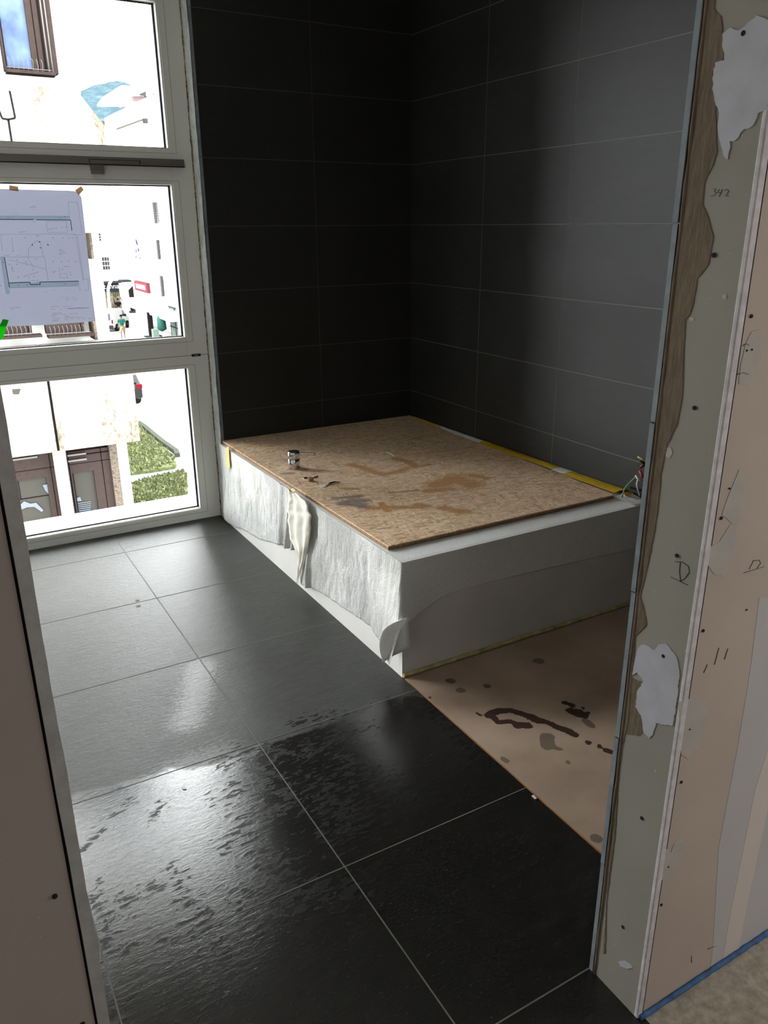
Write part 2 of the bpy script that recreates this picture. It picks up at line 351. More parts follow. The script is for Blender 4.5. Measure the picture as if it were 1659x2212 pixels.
# floor: tiled sheet with water marks
def P7(l): return cs(l, 100, 1500, .3978)
wet = [([(100, 1760), (560, 1640)], .0)]
wetlist = [(P7([(150, 720), (700, 560), (1250, 480)]), .13), (P7([(1250, 480), (1700, 330)]), .2), ([(620, 1620), (900, 1540), (930, 1560)], .07),
           ([(200, 1880), (520, 1800), (1000, 1640)], .3), ([(700, 1700), (1100, 1600)], .22), ([(250, 2050), (900, 1900), (1250, 1800)], .35), ([(300, 2300), (900, 2200), (1350, 2050)], .5), ([(300, 2600), (1300, 2500)], .8), ([(640, 1700), (870, 1560)], .16)]
darklist = [(P7([(190, 850), (300, 740), (400, 640), (480, 570)]), .016), (P7([(560, 680), (650, 590)]), .018), (P7([(1000, 830), (1100, 670), (1230, 640)]), .04),
            (P7([(980, 360), (1060, 330), (1200, 300), (1400, 330)]), .045), (P7([(1400, 330), (1650, 200)]), .05), (P7([(1000, 560), (1150, 430), (1300, 560)]), .05),
            (P7([(270, 1130), (340, 1250), (330, 1330)]), .03), (P7([(440, 1110), (600, 1040)]), .025), (P7([(690, 940), (730, 1040)]), .022),
            (P7([(750, 1110), (850, 1240), (960, 1420), (1000, 1520)]), .03), (P7([(1130, 780), (1200, 900), (1300, 1000)]), .05), (P7([(1050, 1100), (1450, 1060)]), .04),
            (P7([(350, 1420), (800, 1290)]), .022), (P7([(280, 1100), (360, 1200)]), .04), ([(640, 1560), (740, 1545)], .03), ([(880, 1525), (930, 1540), (1040, 1640)], .04), (P7([(1500, 500), (1650, 700)]), .09), (P7([(1300, 1100), (1650, 1050)]), .06), (P7([(360, 500), (400, 510)]), .012), ([(740, 1640), (830, 1700), (900, 1720)], .05)]
glosslist = [([(436, 1440), (425, 1500), (405, 1560)], .06), (P7([(250, 950), (900, 720)]), .2), (P7([(700, 450), (950, 350)]), .08)]
darklist = [(p_, r_*1.7) for p_, r_ in darklist]
fx0, fx1, fy0, fy1 = -1.7, XP, -.5, YF
fl = grid('floor', fx0, fx1, fy0, fy1, .012, lambda x, y: 0.0, {'wet': strokes(0, wetlist), 'dark': strokes(0, darklist), 'gloss': strokes(0, glosslist)}, M['floor_tile'])
tag(fl, kind='structure')
b = MB()
for gy in GY:
    if fy0 < gy < fy1: b.box(fx0, fx1, gy-.0016, gy+.0016, .0001, .0007)
for gx in GX[1:-1]: b.box(gx-.0016, gx+.0016, fy0, fy1, .0001, .0008)
b.build('grout', M['floor_grout'], fl)
tag(MB().box(-1.9, 3.4, -3.2, 4.4, -.30, -.012).build('floor_slab', M['screed']), kind='structure').name = 'floor_base'
tag(MB().box(XJ+.0135, 3.2, -3, YO, -.012, .0015).box(-1.8, XJ+.0135, -3, -.5, -.012, -.0006).build('floor_screed', M['screed']), kind='structure').name = 'floor_hall'
# tiled walls: each wall its boards, tiles with sunk pale grout
def wall_tiles(name, ax, v, a0, a1, z0, z1, vert, into, grout_up):
    b = MB(); zs = [z for z in [1.4862+.3*i for i in range(-6, 5)] if z0 < z < z1]
    d0, d1 = (v, v+into) if into > 0 else (v+into, v)
    if ax == 'x': b.box(d0, d1, a0, a1, z0, z1)
    else: b.box(a0, a1, d0, d1, z0, z1)
    o = b.build(name, M['wall_tile']); tag(o, kind='structure')
    g = MB(); e = -.0006 if into > 0 else .0006; q0, q1 = sorted((v, v+e))
    for z in zs: g.box(*((q0, q1, a0, a1) if ax == 'x' else (a0, a1, q0, q1)), z-.0013, z+.0013)
    for a in vert: g.box(*((q0, q1, a-.0009, a+.0009) if ax == 'x' else (a-.0009, a+.0009, q0, q1)), z0, z1)
    g.build('grout', M['wall_grout'] if grout_up else M['dim_grout'], o); return o
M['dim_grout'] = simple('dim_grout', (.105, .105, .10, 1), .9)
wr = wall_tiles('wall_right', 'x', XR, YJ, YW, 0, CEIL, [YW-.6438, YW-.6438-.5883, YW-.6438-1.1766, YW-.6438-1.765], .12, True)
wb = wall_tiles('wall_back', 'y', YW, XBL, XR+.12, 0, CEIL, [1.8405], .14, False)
MB().box(XBL-.0005, XBL+.012, YW-.0004, YW+.012, .44, CEIL).build('tile_edge', M['tile_edge'], wb)
# rough plastered reveal beside the window and the foam joint
b = MB(); n = 60
for i in range(n):
    z0, z1 = CEIL*i/n, CEIL*(i+1)/n
    def rv(t, z): return XBL-.004-.004*math.sin(t*math.pi)-.003*noise.noise(Vector((t*2, z*9, 1)))
    for j in range(5):
        t0, t1 = j/5, (j+1)/5; y0, y1 = YW+.002+(YF-YW-.002)*t0, YW+.002+(YF-YW-.002)*t1
        b.face([(rv(t0, z0), y0, z0), (rv(t1, z0), y1, z0), (rv(t1, z1), y1, z1), (rv(t0, z1), y0, z1)])
bmesh.ops.remove_doubles(b.bm, verts=b.bm.verts, dist=1e-5)
for f in b.bm.faces: f.smooth = True
b.build('plaster_reveal', M['plaster'], wb)
b = MB(); b.tube([(XBL-.004+.002*noise.noise(Vector((0, 0, z*20))), YF-.002, z) for z in [CEIL*i/90 for i in range(91)]], [.0055+.0035*noise.noise(Vector((5, 0, i*.9))) for i in range(91)], 6)
b.build('foam_joint', M['foam'], wb)
tag(MB().box(-1.85, -1.7, YJ, 4.3, 0, CEIL).build('wall_left', M['ceiling']), kind='structure')
tag(MB().box(-1.85, XR+.12, .6, 4.3, CEIL, CEIL+.1).box(-1.95, 3.35, -3.1, .6, CEIL, CEIL+.1).build('ceiling', M['ceiling']), kind='structure')
# window wall outside of the frame
wf = tag(MB().box(-1.85, -1.05, YF, 4.33, 0, CEIL).box(XBL, XR+.3, YF+.05, 4.33, -.3, CEIL).box(-1.05, XBL, YF, 4.33, 2.5, CEIL).build('wall_front', M['beige_ext']), kind='structure')
MB().box(-1.7, -1.05, YF-.012, YF-.0005, 0, CEIL).box(-1.05, XBL, YF-.012, YF-.0005, 2.5, CEIL).build('inner_lining', M['plaster'], wf)
# ---------------- window
win = empty('window_1', (.45, YF, 0), kind='structure')
GXR, GXL = 1.149, -.95
b = MB()
b.box(GXR, 1.2535, YF, YF+.07, 0, 2.5); b.box(-1.05, GXL, YF, YF+.07, 0, 2.5)
for z0, z1 in ((0, .055), (.811, .962), (1.669, 1.823), (2.411, 2.5)): b.box(GXL, GXR, YF, YF+.07, z0, z1)
b.build('frame', M['frame'], win, .0015)
b = MB(); e = .0003
for z0, z1 in ((.055, .811), (.962, 1.669), (1.823, 2.411)):
    b.box(GXR+.03, GXR+.0312, YF-e, YF, z0-.018, z1+.018); b.box(GXL, GXR+.03, YF-e, YF, z1+.017, z1+.0182)
    b.box(GXL, GXR+.03, YF-e, YF, z0-.0192, z0-.018)
b.box(GXL, 1.2535, YF-e, YF, .8735, .8755)
b.build('groove', M['groove'], win)
b = MB()   # inner glazing beads and the outer frame step seen through the pane
for z0, z1 in ((.055, .811), (.962, 1.669), (1.823, 2.411)):
    b.box(GXR-.006, GXR+.002, YF+.004, YF+.036, z0, z1); b.box(GXL, GXR, YF+.004, YF+.036, z0-.001, z0+.004)
    b.box(GXR-.006, GXR+.03, YF+.046, YF+.075, z0, z1)
b.build('glazing_bead', M['white'], win)
b = MB()
for z0, z1 in ((.055, .811), (.962, 1.669), (1.823, 2.411)):
    b.box(GXR-.014, GXR-.0005, YF+.037, YF+.046, z0, z1); b.box(GXL, GXR, YF+.037, YF+.046, z0, z0+.009); b.box(GXL, GXR, YF+.037, YF+.046, z1-.006, z1)
b.build('glazing_seal', M['seal'], win)
for z0, z1 in ((.055, .811), (.962, 1.669), (1.823, 2.411)):
    MB().box(GXL, GXR-.001, YF+.039, YF+.043, z0, z1).build('pane', M['glass'], win)
b = MB(); b.box(-1.05, 1.3, YF+.07, 4.4, -.03, -.002); b.build('sill', M['white'], win)
b = MB(); b.box(1.215, 1.26, YF+.072, 4.33, 0, 2.5); b.build('exterior_reveal', M['beige_ext'], win)
MB().box(1.195, 1.2145, YF+.071, YF+.105, 0, 2.5).build('roller_guide', M['white'], win)
# opener bar
ob = MB().box(-1.04, 1.206, YF-.022, YF-.0005, 1.748, 1.779).build('opener_bar', M['metal_grey'], win, .002)
MB().box(-1.04, 1.208, YF-.0225, YF-.0008, 1.7485, 1.7455).box(.778, .781, YF-.0228, YF-.021, 1.752, 1.768).box(.778, 1.0, YF-.0228, YF-.021, 1.7665, 1.7685).box(.998, 1.003, YF-.0228, YF-.021, 1.752, 1.768).build('bar_slot', M['shadow_gap'], ob)
MB().box(.783, .996, YF-.026, YF-.021, 1.752, 1.7655).build('slide_handle', M['metal_grey'], ob, .001)
MB().box(.784, .838, YF-.026, YF-.001, 1.708, 1.746).box(.782, .84, YF-.028, YF-.001, 1.7245, 1.7275).build('bracket', M['metal_grey'], ob, .001)
hp = MB().box(1.165, 1.212, YF-.006, YF-.0005, .868, .881).build('hinge_plate', M['metal_grey'], win, .001)
MB().box(1.167, 1.180, YF-.0066, YF-.0055, .8705, .8785).box(1.197, 1.210, YF-.0066, YF-.0055, .8705, .8785).box(1.181, 1.196, YF-.0066, YF-.0055, .8775, .879).build('hinge_slot', M['shadow_gap'], hp)

# ---------------- plan taped to the pane
YG = YF+.038
pl = [(-60, 404), (0, 408), (150, 412), (167, 414), (176, 426), (206, 694), (100, 702), (0, 706), (-60, 710)]
root = MB(); vs = [onY(x, y, YG) for x, y in pl]
root.prism(vs, (0, -.0004, 0)); plan = root.build('floor_plan_sheet', M['paper'])
tag(plan, 'large thin paper floor plan taped to the middle window pane', 'paper')
def PP(l): return cs(l, 0, 420, .1356)
def bars(name, mat, segs, wd, off=.0006, label=None):
    b = MB()
    for s in segs:
        q = [onY(x, y, YG-off) for x, y in s]
        for a, c in zip(q, q[1:]):
            d = (c-a).normalized(); nn = Vector((-d.z, 0, d.x))*wd/2
            b.prism([a-nn, c-nn, c+nn, a+nn], (0, -.0002, 0))
    return tag(b.build(name, mat, plan), label)
b = MB()
for q in ([(-40, 345), (1115, 345), (1120, 405), (-40, 400)], [(140, 1410), (1255, 1385), (1260, 1455), (150, 1490)], [(10, 985), (65, 990), (150, 1575), (100, 1580)]):
    b.prism([onY(x, y, YG-.0005) for x, y in PP(q)], (0, -.0002, 0))
b.build('plan_wall_tint', M['ink_green'], plan)
for l in ([(-40, 398), (535, 400)], [(575, 404), (1120, 408)], [(1125, 405), (1145, 580)], [(140, 1410), (475, 1398), (485, 1438), (640, 1435), (632, 1395), (1255, 1382)], [(70, 1000), (150, 1480)]): bars('plan_wall', M['ink_dark'], [PP(l)], .0028, .0009)
bars('plan_lines', M['ink'], [PP(l) for l in ([(-40, 345), (1115, 348)], [(150, 1490), (1260, 1457)], [(10, 985), (95, 1580), (155, 1578)], [(150, 1480), (155, 1575)], [(80, 1000), (710, 997), (765, 1370)],
    [(735, 430), (760, 605), (1080, 605)], [(735, 430), (1055, 430), (1075, 600)], [(-30, 635), (1200, 630)], [(1200, 640), (1325, 1370)], [(1230, 660), (1335, 1370)], [(0, 640), (-20, 400)],
    [(1085, 120), (1235, 125), (1310, 640), (1150, 645)], [(1085, 120), (1110, 330)], [(450, 990), (455, 870), (520, 780), (590, 730)], [(590, 730), (650, 780), (690, 990)], [(150, 1040), (740, 1190)], [(370, 1310), (620, 1230)],
    [(440, 1000), (510, 1130), (550, 1180)], [(940, 1160), (960, 1330), (1080, 1335), (1060, 1260), (970, 1262)], [(185, 1120), (200, 1230), (240, 1225)], [(1265, 1470), (1275, 1550)], [(190, 680), (210, 900)], [(10, 700), (40, 900)], [(1340, 1350), (1400, 1350), (1415, 1535), (1345, 1530)])], .0006, .0008)
segs = []; rnd = random.Random(3)
for x, y, n in ((470, 205, 11), (510, 185, 4), (515, 240, 4), (505, 437, 8), (770, 545, 15), (775, 562, 6), (290, 600, 12), (575, 648, 4), (575, 668, 5), (935, 882, 5), (940, 905, 8), (945, 935, 11), (945, 955, 5), (50, 975, 10), (265, 972, 7), (480, 1372, 14), (1010, 1152, 11), (835, 1225, 7), (835, 1243, 4), (715, 1557, 3),
                (840, 1520, 4), (245, 312, 3), (985, 1640, 3), (1055, 1640, 3), (1160, 1640, 4), (985, 1660, 2), (1055, 1675, 5), (1160, 1675, 7), (160, 1808, 17), (180, 1832, 3), (810, 1790, 14), (1005, 1785, 15), (810, 1830, 7), (970, 1825, 2), (1010, 1822, 4), (820, 1895, 17), (830, 1915, 17), (1020, 1905, 3), (1125, 1900, 13),
                (825, 1935, 8), (825, 1950, 5), (1030, 1940, 7), (1030, 1965, 27), (830, 1975, 13), (835, 2000, 10), (1035, 1995, 5), (1130, 1990, 4), (1230, 1985, 4), (1320, 1980, 4), (1405, 1975, 4), (835, 2018, 10)):
    for i in range(n):
        if rnd.random() < .88: segs.append(PP([(x+i*10, y-i*.35), (x+i*10+6.5, y-i*.35+rnd.uniform(-3, 3))]))
for x, y in ((400, 690), (845, 690), (1010, 690), (1100, 695), (1155, 695), (205, 905), (275, 1040), (410, 1070), (430, 1108), (575, 1035), (145, 1112), (265, 1110), (198, 1185), (525, 1200), (290, 1317), (465, 1325), (540, 1310), (850, 1065), (980, 1075), (1095, 1062), (1210, 1068), (995, 1190), (1115, 1235), (1130, 1280), (600, 1405), (435, 1440), (295, 1445), (1035, 1425), (130, 370), (965, 375), (1030, 350), (50, 1080), (15, 1455), (985, 520), (1048, 520), (20, 660), (25, 700)):
    segs.append(PP([(x-8, y-3), (x+8, y+3)])); segs.append(PP([(x-6, y+4), (x+6, y-2)]))
bars('plan_text', M['ink'], segs, .0011, .0009)['kind'] = 'stuff'
bars('plan_heading_line', M['ink'], [PP([(1075, 1818), (1415, 1806)])], .0016, .0009)
for t in ([(615, 762), (650, 762), (630, 742)], [(628, 845), (662, 845), (645, 862)], [(520, 785), (522, 820), (500, 803)], [(752, 783), (776, 803), (760, 822)]):
    b = MB(); b.prism([onY(x, y, YG-.0009) for x, y in PP(t)], (0, -.0002, 0)); b.build('plan_arrow', M['ink_black'], plan)
def tape(nm, px, mat, lab, y=None, vec=(0, -.0005, 0)):
    b = MB(); b.prism([onY(x, yy, (YG-.0012 if y is None else y)) for x, yy in px], vec); return tag(b.build(nm, mat), lab, 'tape')
tape('adhesive_tape', [(20, 400), (39, 403), (40, 413), (20, 411)], M['tape_brown'], 'small brown tape on top edge of the taped floor plan')
tape('adhesive_tape', [(162, 411), (175, 402), (181, 410), (170, 422)], M['tape_brown'], 'tilted brown tape at upper right corner of the floor plan')
tape('adhesive_tape', [(6, 689), (19, 691), (5, 733), (-14, 733)], M['tape_green'], 'bright green tape strip across lower edge of the floor plan')

# ---------------- partition with the door opening
wp = tag(MB().box(XJ+.0125, 3.2, YO+.0125, YJ-.012, 0, CEIL).box(-1.8, XL-.0125, YO+.0125, YJ-.012, 0, CEIL).box(XL-.0125, XJ+.0125, YO+.0125, YJ-.012, 2.3, CEIL).build('wall_doorway', M['shadow_gap']), kind='structure')
b = MB(); b.box(XJ+.0165, 3.2, YO, YO+.0125, 0, CEIL).box(XJ, XJ+.0165, YO, YO+.0125, 2.3, CEIL); rb = b.build('wall_board_right', M['pink_board'], wp)
lb = MB().box(-1.8, .0345, YO, YO+.0125, 0, CEIL).box(.0345, XJ, YO, YO+.0125, 2.3, CEIL).build('wall_board_left', board('shaded_plasterboard', srgb(158, 148, 140), srgb(190, 182, 175)), wp); tag(lb, 'plasterboard left of the opening, painted grey-brown for shade')  # same plasterboard as the right side, its colour darkened to stand for shade
jb = MB().box(XJ, XJ+.0125, YO+.006, YJ-.0115, 0, 2.3).build('reveal_board', M['green_board'], wp, .0005); tag(jb, 'green-grey plasterboard lining of the right reveal')
b = MB(); n = 90; prev = None
for i in range(n+1):   # torn left lining board, seen on its edge
    z = 2.3*i/n; x = XL+.0022*noise.noise(Vector((0, 3, z*5)))+.0012*noise.noise(Vector((2, 3, z*25)))+(.003 if .735 < z < .75 or 1.15 < z < 1.165 else 0); x0 = .0372+.001*noise.noise(Vector((7, 3, z*11)))
    cur = [b.bm.verts.new(p) for p in ((x0, YO-.002, z), (x, YO-.001, z), (x-.0002, YJ, z), (x0, YJ, z))]
    if prev:
        for a in range(4): b.bm.faces.new([prev[a], prev[(a+1) % 4], cur[(a+1) % 4], cur[a]])
    prev = cur
tag(b.build('reveal_board', M['torn_board'] if 'torn_board' in M else simple('torn_board_core', srgb(158, 156, 154), .95, var=.12, scale=40, bump=.6, bscale=120), wp), 'pale torn edge of the left reveal board')
MB().box(XL+.0, XL-.0001, YO, YJ, 2.3, 2.3001)
b = MB(); zz = [0, .286, .586, .886, 1.186, 1.486, 1.786, 2.086, 2.386, CEIL]
for a, c in zip(zz, zz[1:]): b.box(XJ-.002, XR-.001, YJ-.0095, YJ, a+.0012, c-.0012, 0)
MB().box(-1.699, XL-.012, YJ-.0095, YJ, 0, CEIL).box(XL-.012, XJ-.002, YJ-.0095, YJ, 2.3, CEIL).build('inner_board', M['ceiling'], wp)
pt = b.build('inner_tiles', M['wall_tile'], wp)
b = MB()
for i, (a, c) in enumerate(zip(zz, zz[1:])): b.box(XJ-.0026-.0015*(i % 2), XJ-.002, YJ-.0095, YJ, a+.0012, c-.0012)
tag(b.build('tile_cut_edge', M['tile_edge'], wp), 'blue-grey cut edges of the inner wall tiles')
b = MB(); b.tube([(XJ+.001+.0008*noise.noise(Vector((0, 1, i*.7))), YJ-.0135+.0012*noise.noise(Vector((1, 5, i*.5))), CEIL*i/80) for i in range(81)], [.0042+.0012*noise.noise(Vector((9, 0, i*.8))) for i in range(81)], 6)
b.build('tile_adhesive', M['adhesive'], wp)
# corner bead
b = MB(); b.box(XJ-.001, XJ+.0135, YO-.0012, YO+.0075, 0, 2.3)
b.build('corner_bead', M['bead'], wp, .002)
b = MB(); b.box(XJ+.0137, XJ+.0163, YO+.0005, YO+.008, 0, 2.3); b.build('bead_gap', M['shadow_gap'], wp)
# adhesive smears / filler on the reveal (plane X = XJ)
def C7(l): return cs(l, 1200, 0, .2767)
def C8(l): return cs(l, 1200, 600, .2767)
def C9(l): return cs(l, 1200, 1200, .2767)
def C10(l): return cs(l, 1200, 1700, .2767)
L = C7([(1165, 0), (1130, 270), (1090, 600), (1060, 960), (1040, 1230), (990, 1600), (970, 1900), (930, 2160)])+C8([(900, 60), (880, 250), (850, 480), (840, 700), (800, 900), (780, 1200), (735, 1500), (700, 1750), (655, 2160)])+C9([(640, 50), (600, 500), (570, 900), (545, 1300), (520, 1500), (480, 1900), (450, 2160)])+C10([(425, 500), (400, 900), (375, 1300)])
Rr = C10([(390, 1290), (400, 900), (425, 700), (470, 350)])+C9([(490, 1800), (520, 1500), (570, 1300), (600, 900), (630, 620), (700, 560), (715, 530), (690, 400), (662, 330), (680, 250), (700, 170), (735, 20)])+C8([(790, 1900), (830, 1500), (880, 1290), (950, 1150), (990, 950), (1000, 700), (1015, 330), (1050, 300), (1090, 150), (1110, 0)])+C7([(1140, 2150), (1200, 2060), (1235, 1850), (1190, 1680), (1150, 1600), (1170, 1400), (1230, 1300), (1265, 1180), (1260, 950), (1240, 760), (1225, 560), (1300, 480), (1315, 400), (1305, 250), (1290, 130), (1240, 80), (1250, 0)])
patch('adhesive_smear', 'x', XJ, L+Rr, M['adhesive'], wp, .0012, .0022, .006)
patch('adhesive_smear', 'x', XJ, C9([(585, 950), (560, 1160), (550, 1395), (660, 1410), (680, 1390), (670, 1240), (630, 1180), (650, 1080), (690, 990)]), M['adhesive'], wp, .0007, .002, .004)
patch('filler_patch', 'x', XJ, C9([(640, 740), (665, 700), (720, 700), (770, 745), (810, 690), (870, 690), (930, 760), (960, 830), (972, 930), (955, 1080), (940, 1200), (915, 1325), (790, 1310), (760, 1400), (735, 1425), (690, 1380), (670, 1250), (630, 1180), (640, 1060), (690, 980), (640, 910), (600, 930), (620, 850)]), M['filler'], wp, .0014, .0025, .004)
patch('filler_patch', 'x', XJ, C7([(1310, 260), (1350, 225), (1440, 232), (1500, 190), (1580, 115), (1660, 145), (1740, 150), (1740, 600), (1640, 860), (1590, 880), (1540, 990), (1450, 1030), (1430, 1085), (1370, 1110), (1350, 1250), (1330, 1240), (1300, 1150), (1270, 1050), (1280, 880), (1240, 750), (1230, 580), (1260, 480), (1330, 470), (1310, 350)]), M['filler'], wp, .0014, .003, .005)
for l in (C10([(490, 1362), (540, 1355), (590, 1385), (605, 1412), (560, 1420), (510, 1400)]), C8([(1300, 140), (1335, 125), (1335, 160), (1310, 170)]), C8([(1045, 310), (1085, 310), (1080, 335), (1050, 335)]), C8([(860, 1330), (900, 1320), (915, 1370), (890, 1410), (860, 1390)])):
    patch('filler_patch', 'x', XJ, l, M['filler'] if l[0][1] > 1900 else M['filler_dim'], wp, .0008, .001, .003)
# filler on the hall side
for l, mt in ((C9([(960, 1140), (1040, 1120), (1135, 1140), (1190, 1165), (1160, 1330), (1130, 1500), (1080, 1520), (1030, 1590), (980, 1550), (975, 1500)]), 'filler_dim'),
          (C9([(1190, -60), (1180, 60), (1240, 150), (1310, 155), (1370, 90), (1390, -30), (1420, -250), (1360, -240), (1280, -110)]), 'filler_dim'),
          (C8([(1330, 1750), (1390, 1600), (1430, 1500), (1475, 1530), (1475, 1800), (1450, 1900), (1380, 1920), (1300, 1850)]), 'filler_dim'),
          (C8([(1480, 520), (1530, 420), (1600, 400), (1600, 600), (1560, 760), (1500, 830), (1430, 830), (1440, 700)]), 'filler_dim'),
          (C10([(860, 480), (900, 510), (925, 440), (1000, 410), (1010, 470), (970, 560), (940, 660), (905, 725), (810, 725), (815, 600)]), 'filler_dim'),
          ([(1640, 1290), (1620, 1450), (1592, 1620), (1552, 1833), (1540, 2043), (1534, 2092), (1700, 1985), (1760, 1290)], 'filler_grey'),
          ([(1690, 1400), (1660, 1612), (1632, 1700), (1574, 1990), (1560, 2074), (1595, 2050), (1612, 1960), (1640, 1830), (1690, 1600)], 'filler_light')):
    patch('filler_patch', 'y', YO, l, M[mt], wp, .0004 if mt == 'filler_grey' else .0007, .0012, .008)
def holes(ax, v, pts, r=.0032):
    nv = {'x': Vector((-1, 0, 0)), 'y': Vector((0, -1, 0))}[ax]
    for x, y in pts:
        p = on(ax, v, x, y)+nv*.0003; MB().tube([p, p+nv*.0016], [r, r], 12).build('screw_hole', M['shadow_gap'], wp)
holes('x', XJ, [(1543, 551), (1501, 881), (1463, 1200), (1434, 1417), (1387, 1767), (1346, 2002), (1607, 72)], .0034)
holes('y', YO, [(1622, 683), (1557, 1119), (1518, 1362), (1471, 1689), (1428, 1954), (118, 1935), (178, 2211)], .0028)
holes('y', YO, [(1623, 755), (1612, 757), (1575, 1055), (1489, 1575), (1443, 1872), (1612, 1317)], .0015)
b = MB(); pr_ = lambda l, c=C7: ribbon(b, 'x', XJ, c(l), .0004)
for s in ([(1235, 1472), (1252, 1478), (1240, 1494), (1255, 1508), (1240, 1525), (1215, 1532)], [(1280, 1478), (1266, 1502), (1292, 1504)], [(1303, 1478), (1278, 1535)], [(1318, 1490), (1335, 1478), (1352, 1488), (1345, 1510), (1325, 1530), (1352, 1530)]): pr_(s)
for s in ([(975, 55), (968, 120), (978, 205)], [(935, 48), (990, 50), (1040, 85), (1045, 130), (1010, 180), (975, 200)], [(900, 168), (960, 195), (1032, 230)]): ribbon(b, 'x', XJ, C9(s), .0006)
for s in ([(1545, 40), (1510, 108)], [(1540, 40), (1590, 35), (1600, 60), (1570, 100)], [(1467, 135), (1550, 110), (1628, 86)]): ribbon(b, 'y', YO, C9(s), .0005)
b.build('pencil_marks', M['pencil'], wp)
b = MB()
for s in (C9([(1275, 720), (1262, 770), (1240, 850)]), C9([(1345, 725), (1330, 770), (1318, 810)]), C9([(1185, 850), (1155, 915)]), C8([(1460, 530), (1490, 515), (1510, 530)]), C8([(1400, 760), (1460, 740), (1505, 755)]), C10([(1060, 1320), (1062, 1370)]), C10([(1185, 1265), (1250, 1240)])): ribbon(b, 'y', YO, s, .0008)
b.build('scuff_marks', M['adhesive'], wp)
b = MB(); nn_ = 160; b.tube([(XJ+.004+2.2*i/nn_, YO-.005+.0015*noise.noise(Vector((i*.7, 0, 0))), .005) for i in range(nn_+1)], [.0058+.0022*noise.noise(Vector((0, i*.9, 3))) for i in range(nn_+1)], 6); tag(b.build('baseboard_foam', M['blue_foam']), kind='structure').name = 'trim_1'
bpy.data.objects['trim_1'].data.name = 'trim_1'
# hall shell behind the camera
tag(MB().box(3.2, 3.35, -3, YO+.13, 0, CEIL).build('wall_hall_right', M['hall_wall']), kind='structure')
tag(MB().box(-1.95, -1.8, -3, YO+.13, 0, CEIL).build('wall_hall_left', M['hall_wall']), kind='structure')
tag(MB().box(-1.95, 3.35, -3.15, -3, 0, CEIL).build('wall_hall_back', M['hall_wall']), kind='structure')

# ================================================================== TUB PLATFORM
def zt(x, y): return .437-.0065*(y-YP)*(1 if x < 1.5 else 1.25)
tub = empty('tub_platform', (XP, YP, 0), 'white boxed-in tub platform against the dark tiled walls', 'platform')
b = MB(); x1, y1 = XR-.002, YW-.002
v = [(XP, YP, 0), (x1, YP, 0), (x1, y1, 0), (XP, YW-.002, 0)]; tp = [(x, y, zt(x, y)) for x, y, _ in v]
b.prism([v[0], v[1], tp[1], tp[0]], (0, .018, 0)); b.build('front_panel', M['panel'], tub)
b = MB(); b.prism([(XP, YP+.0185, 0), (XP, YP+.0185, tp[0][2]-.0005), tp[3], v[3]], (.0115, 0, 0)); b.build('side_panel', M['panel'], tub)
MB().prism([(XP+.001, YP+.001, zt(XP, YP)), (x1, YP+.001, zt(x1, YP)), (x1, y1, zt(x1, y1)), (XP+.012, y1, zt(XP, y1))], (0, 0, -.02)).build('top_rim', M['fleece'], tub)
b = MB(); b.tube([(XP+.001+(x1-XP)*i/40, YP-.004+.0012*noise.noise(Vector((i*.6, 0, 0))), .009) for i in range(41)], [.0085+.0015*noise.noise(Vector((0, i*.8, 0))) for i in range(41)], 6)
b.build('foam_strip', M['yellow_foam'], tub)
# draped membrane: left side
low = [(488, 1119), (500, 1130), (511, 1137), (535, 1147), (562, 1164), (596, 1174), (623, 1176), (652, 1190), (652, 1215), (641, 1257), (660, 1262), (680, 1269), (704, 1282), (737, 1306), (788, 1340), (822, 1367)]
lowp = [onX(x, y, XP) for x, y in low]
mem = empty('protective_membrane', (XP-.01, 2.9, .43), 'crinkled white plastic membrane draped over the platform sides', 'membrane')
b = MB(); nu, nv = 400, 60; rows = []
lowp2 = [(p.y, p.z) for p in lowp]
def lowz(y):
    for (ya, za), (yb, zb) in zip(lowp2, lowp2[1:]):
        if yb <= y <= ya and ya != yb: return za+(zb-za)*(ya-y)/(ya-yb)
    return lowp2[0][1] if y > lowp2[0][0] else lowp2[-1][1]
foldY = [onX(632, 1090, XP).y, onX(645, 1150, XP).y, onX(672, 1130, XP).y, onX(610, 1080, XP).y]
for i in range(nu+1):
    y = YW-.004+(YP-YW+.004)*i/nu; zb = max(.004, lowz(y)); zt_ = zt(XP, y)+.002; r = []
    for j in range(nv+1):
        t = j/nv; z = zt_+(zb-zt_)*t
        z += .004*noise.noise(Vector((y*22, 0, 3)))*t
        d = .004+.010*t*(.5+noise.noise(Vector((y*3, z*3, 1))))+(.006*noise.noise(Vector((y*14, z*5, 2)))+.0035*noise.noise(Vector((y*38, z*16, 5))))*min(1, t*4)
        for fy, a, ww in zip(foldY, (.03, .022, .018, .016), (.022, .014, .014, .02)): d += a*math.exp(-((y-fy-(.03*(t-.3)))/ww)**2)*(.35+.65*t)
        fl_ = max(0, 1-(y-YP)/.30); d += .075*fl_**2*t**1.3
        yy = y-.055*fl_**3*t
        r.append(b.bm.verts.new((XP-max(d, .0015), yy, z)))
    rows.append(r)
for a, c in zip(rows, rows[1:]):
    for j in range(nv): f = b.bm.faces.new([a[j], c[j], c[j+1], a[j+1]]); f.smooth = True
mo = b.build('side_drape', M['membrane'], mem, fix=False); s = mo.modifiers.new('t', 'SOLIDIFY'); s.thickness = .0012; s.offset = 0
endc = [v_.co.copy() for v_ in mo.data.vertices[-(nv+1):]]
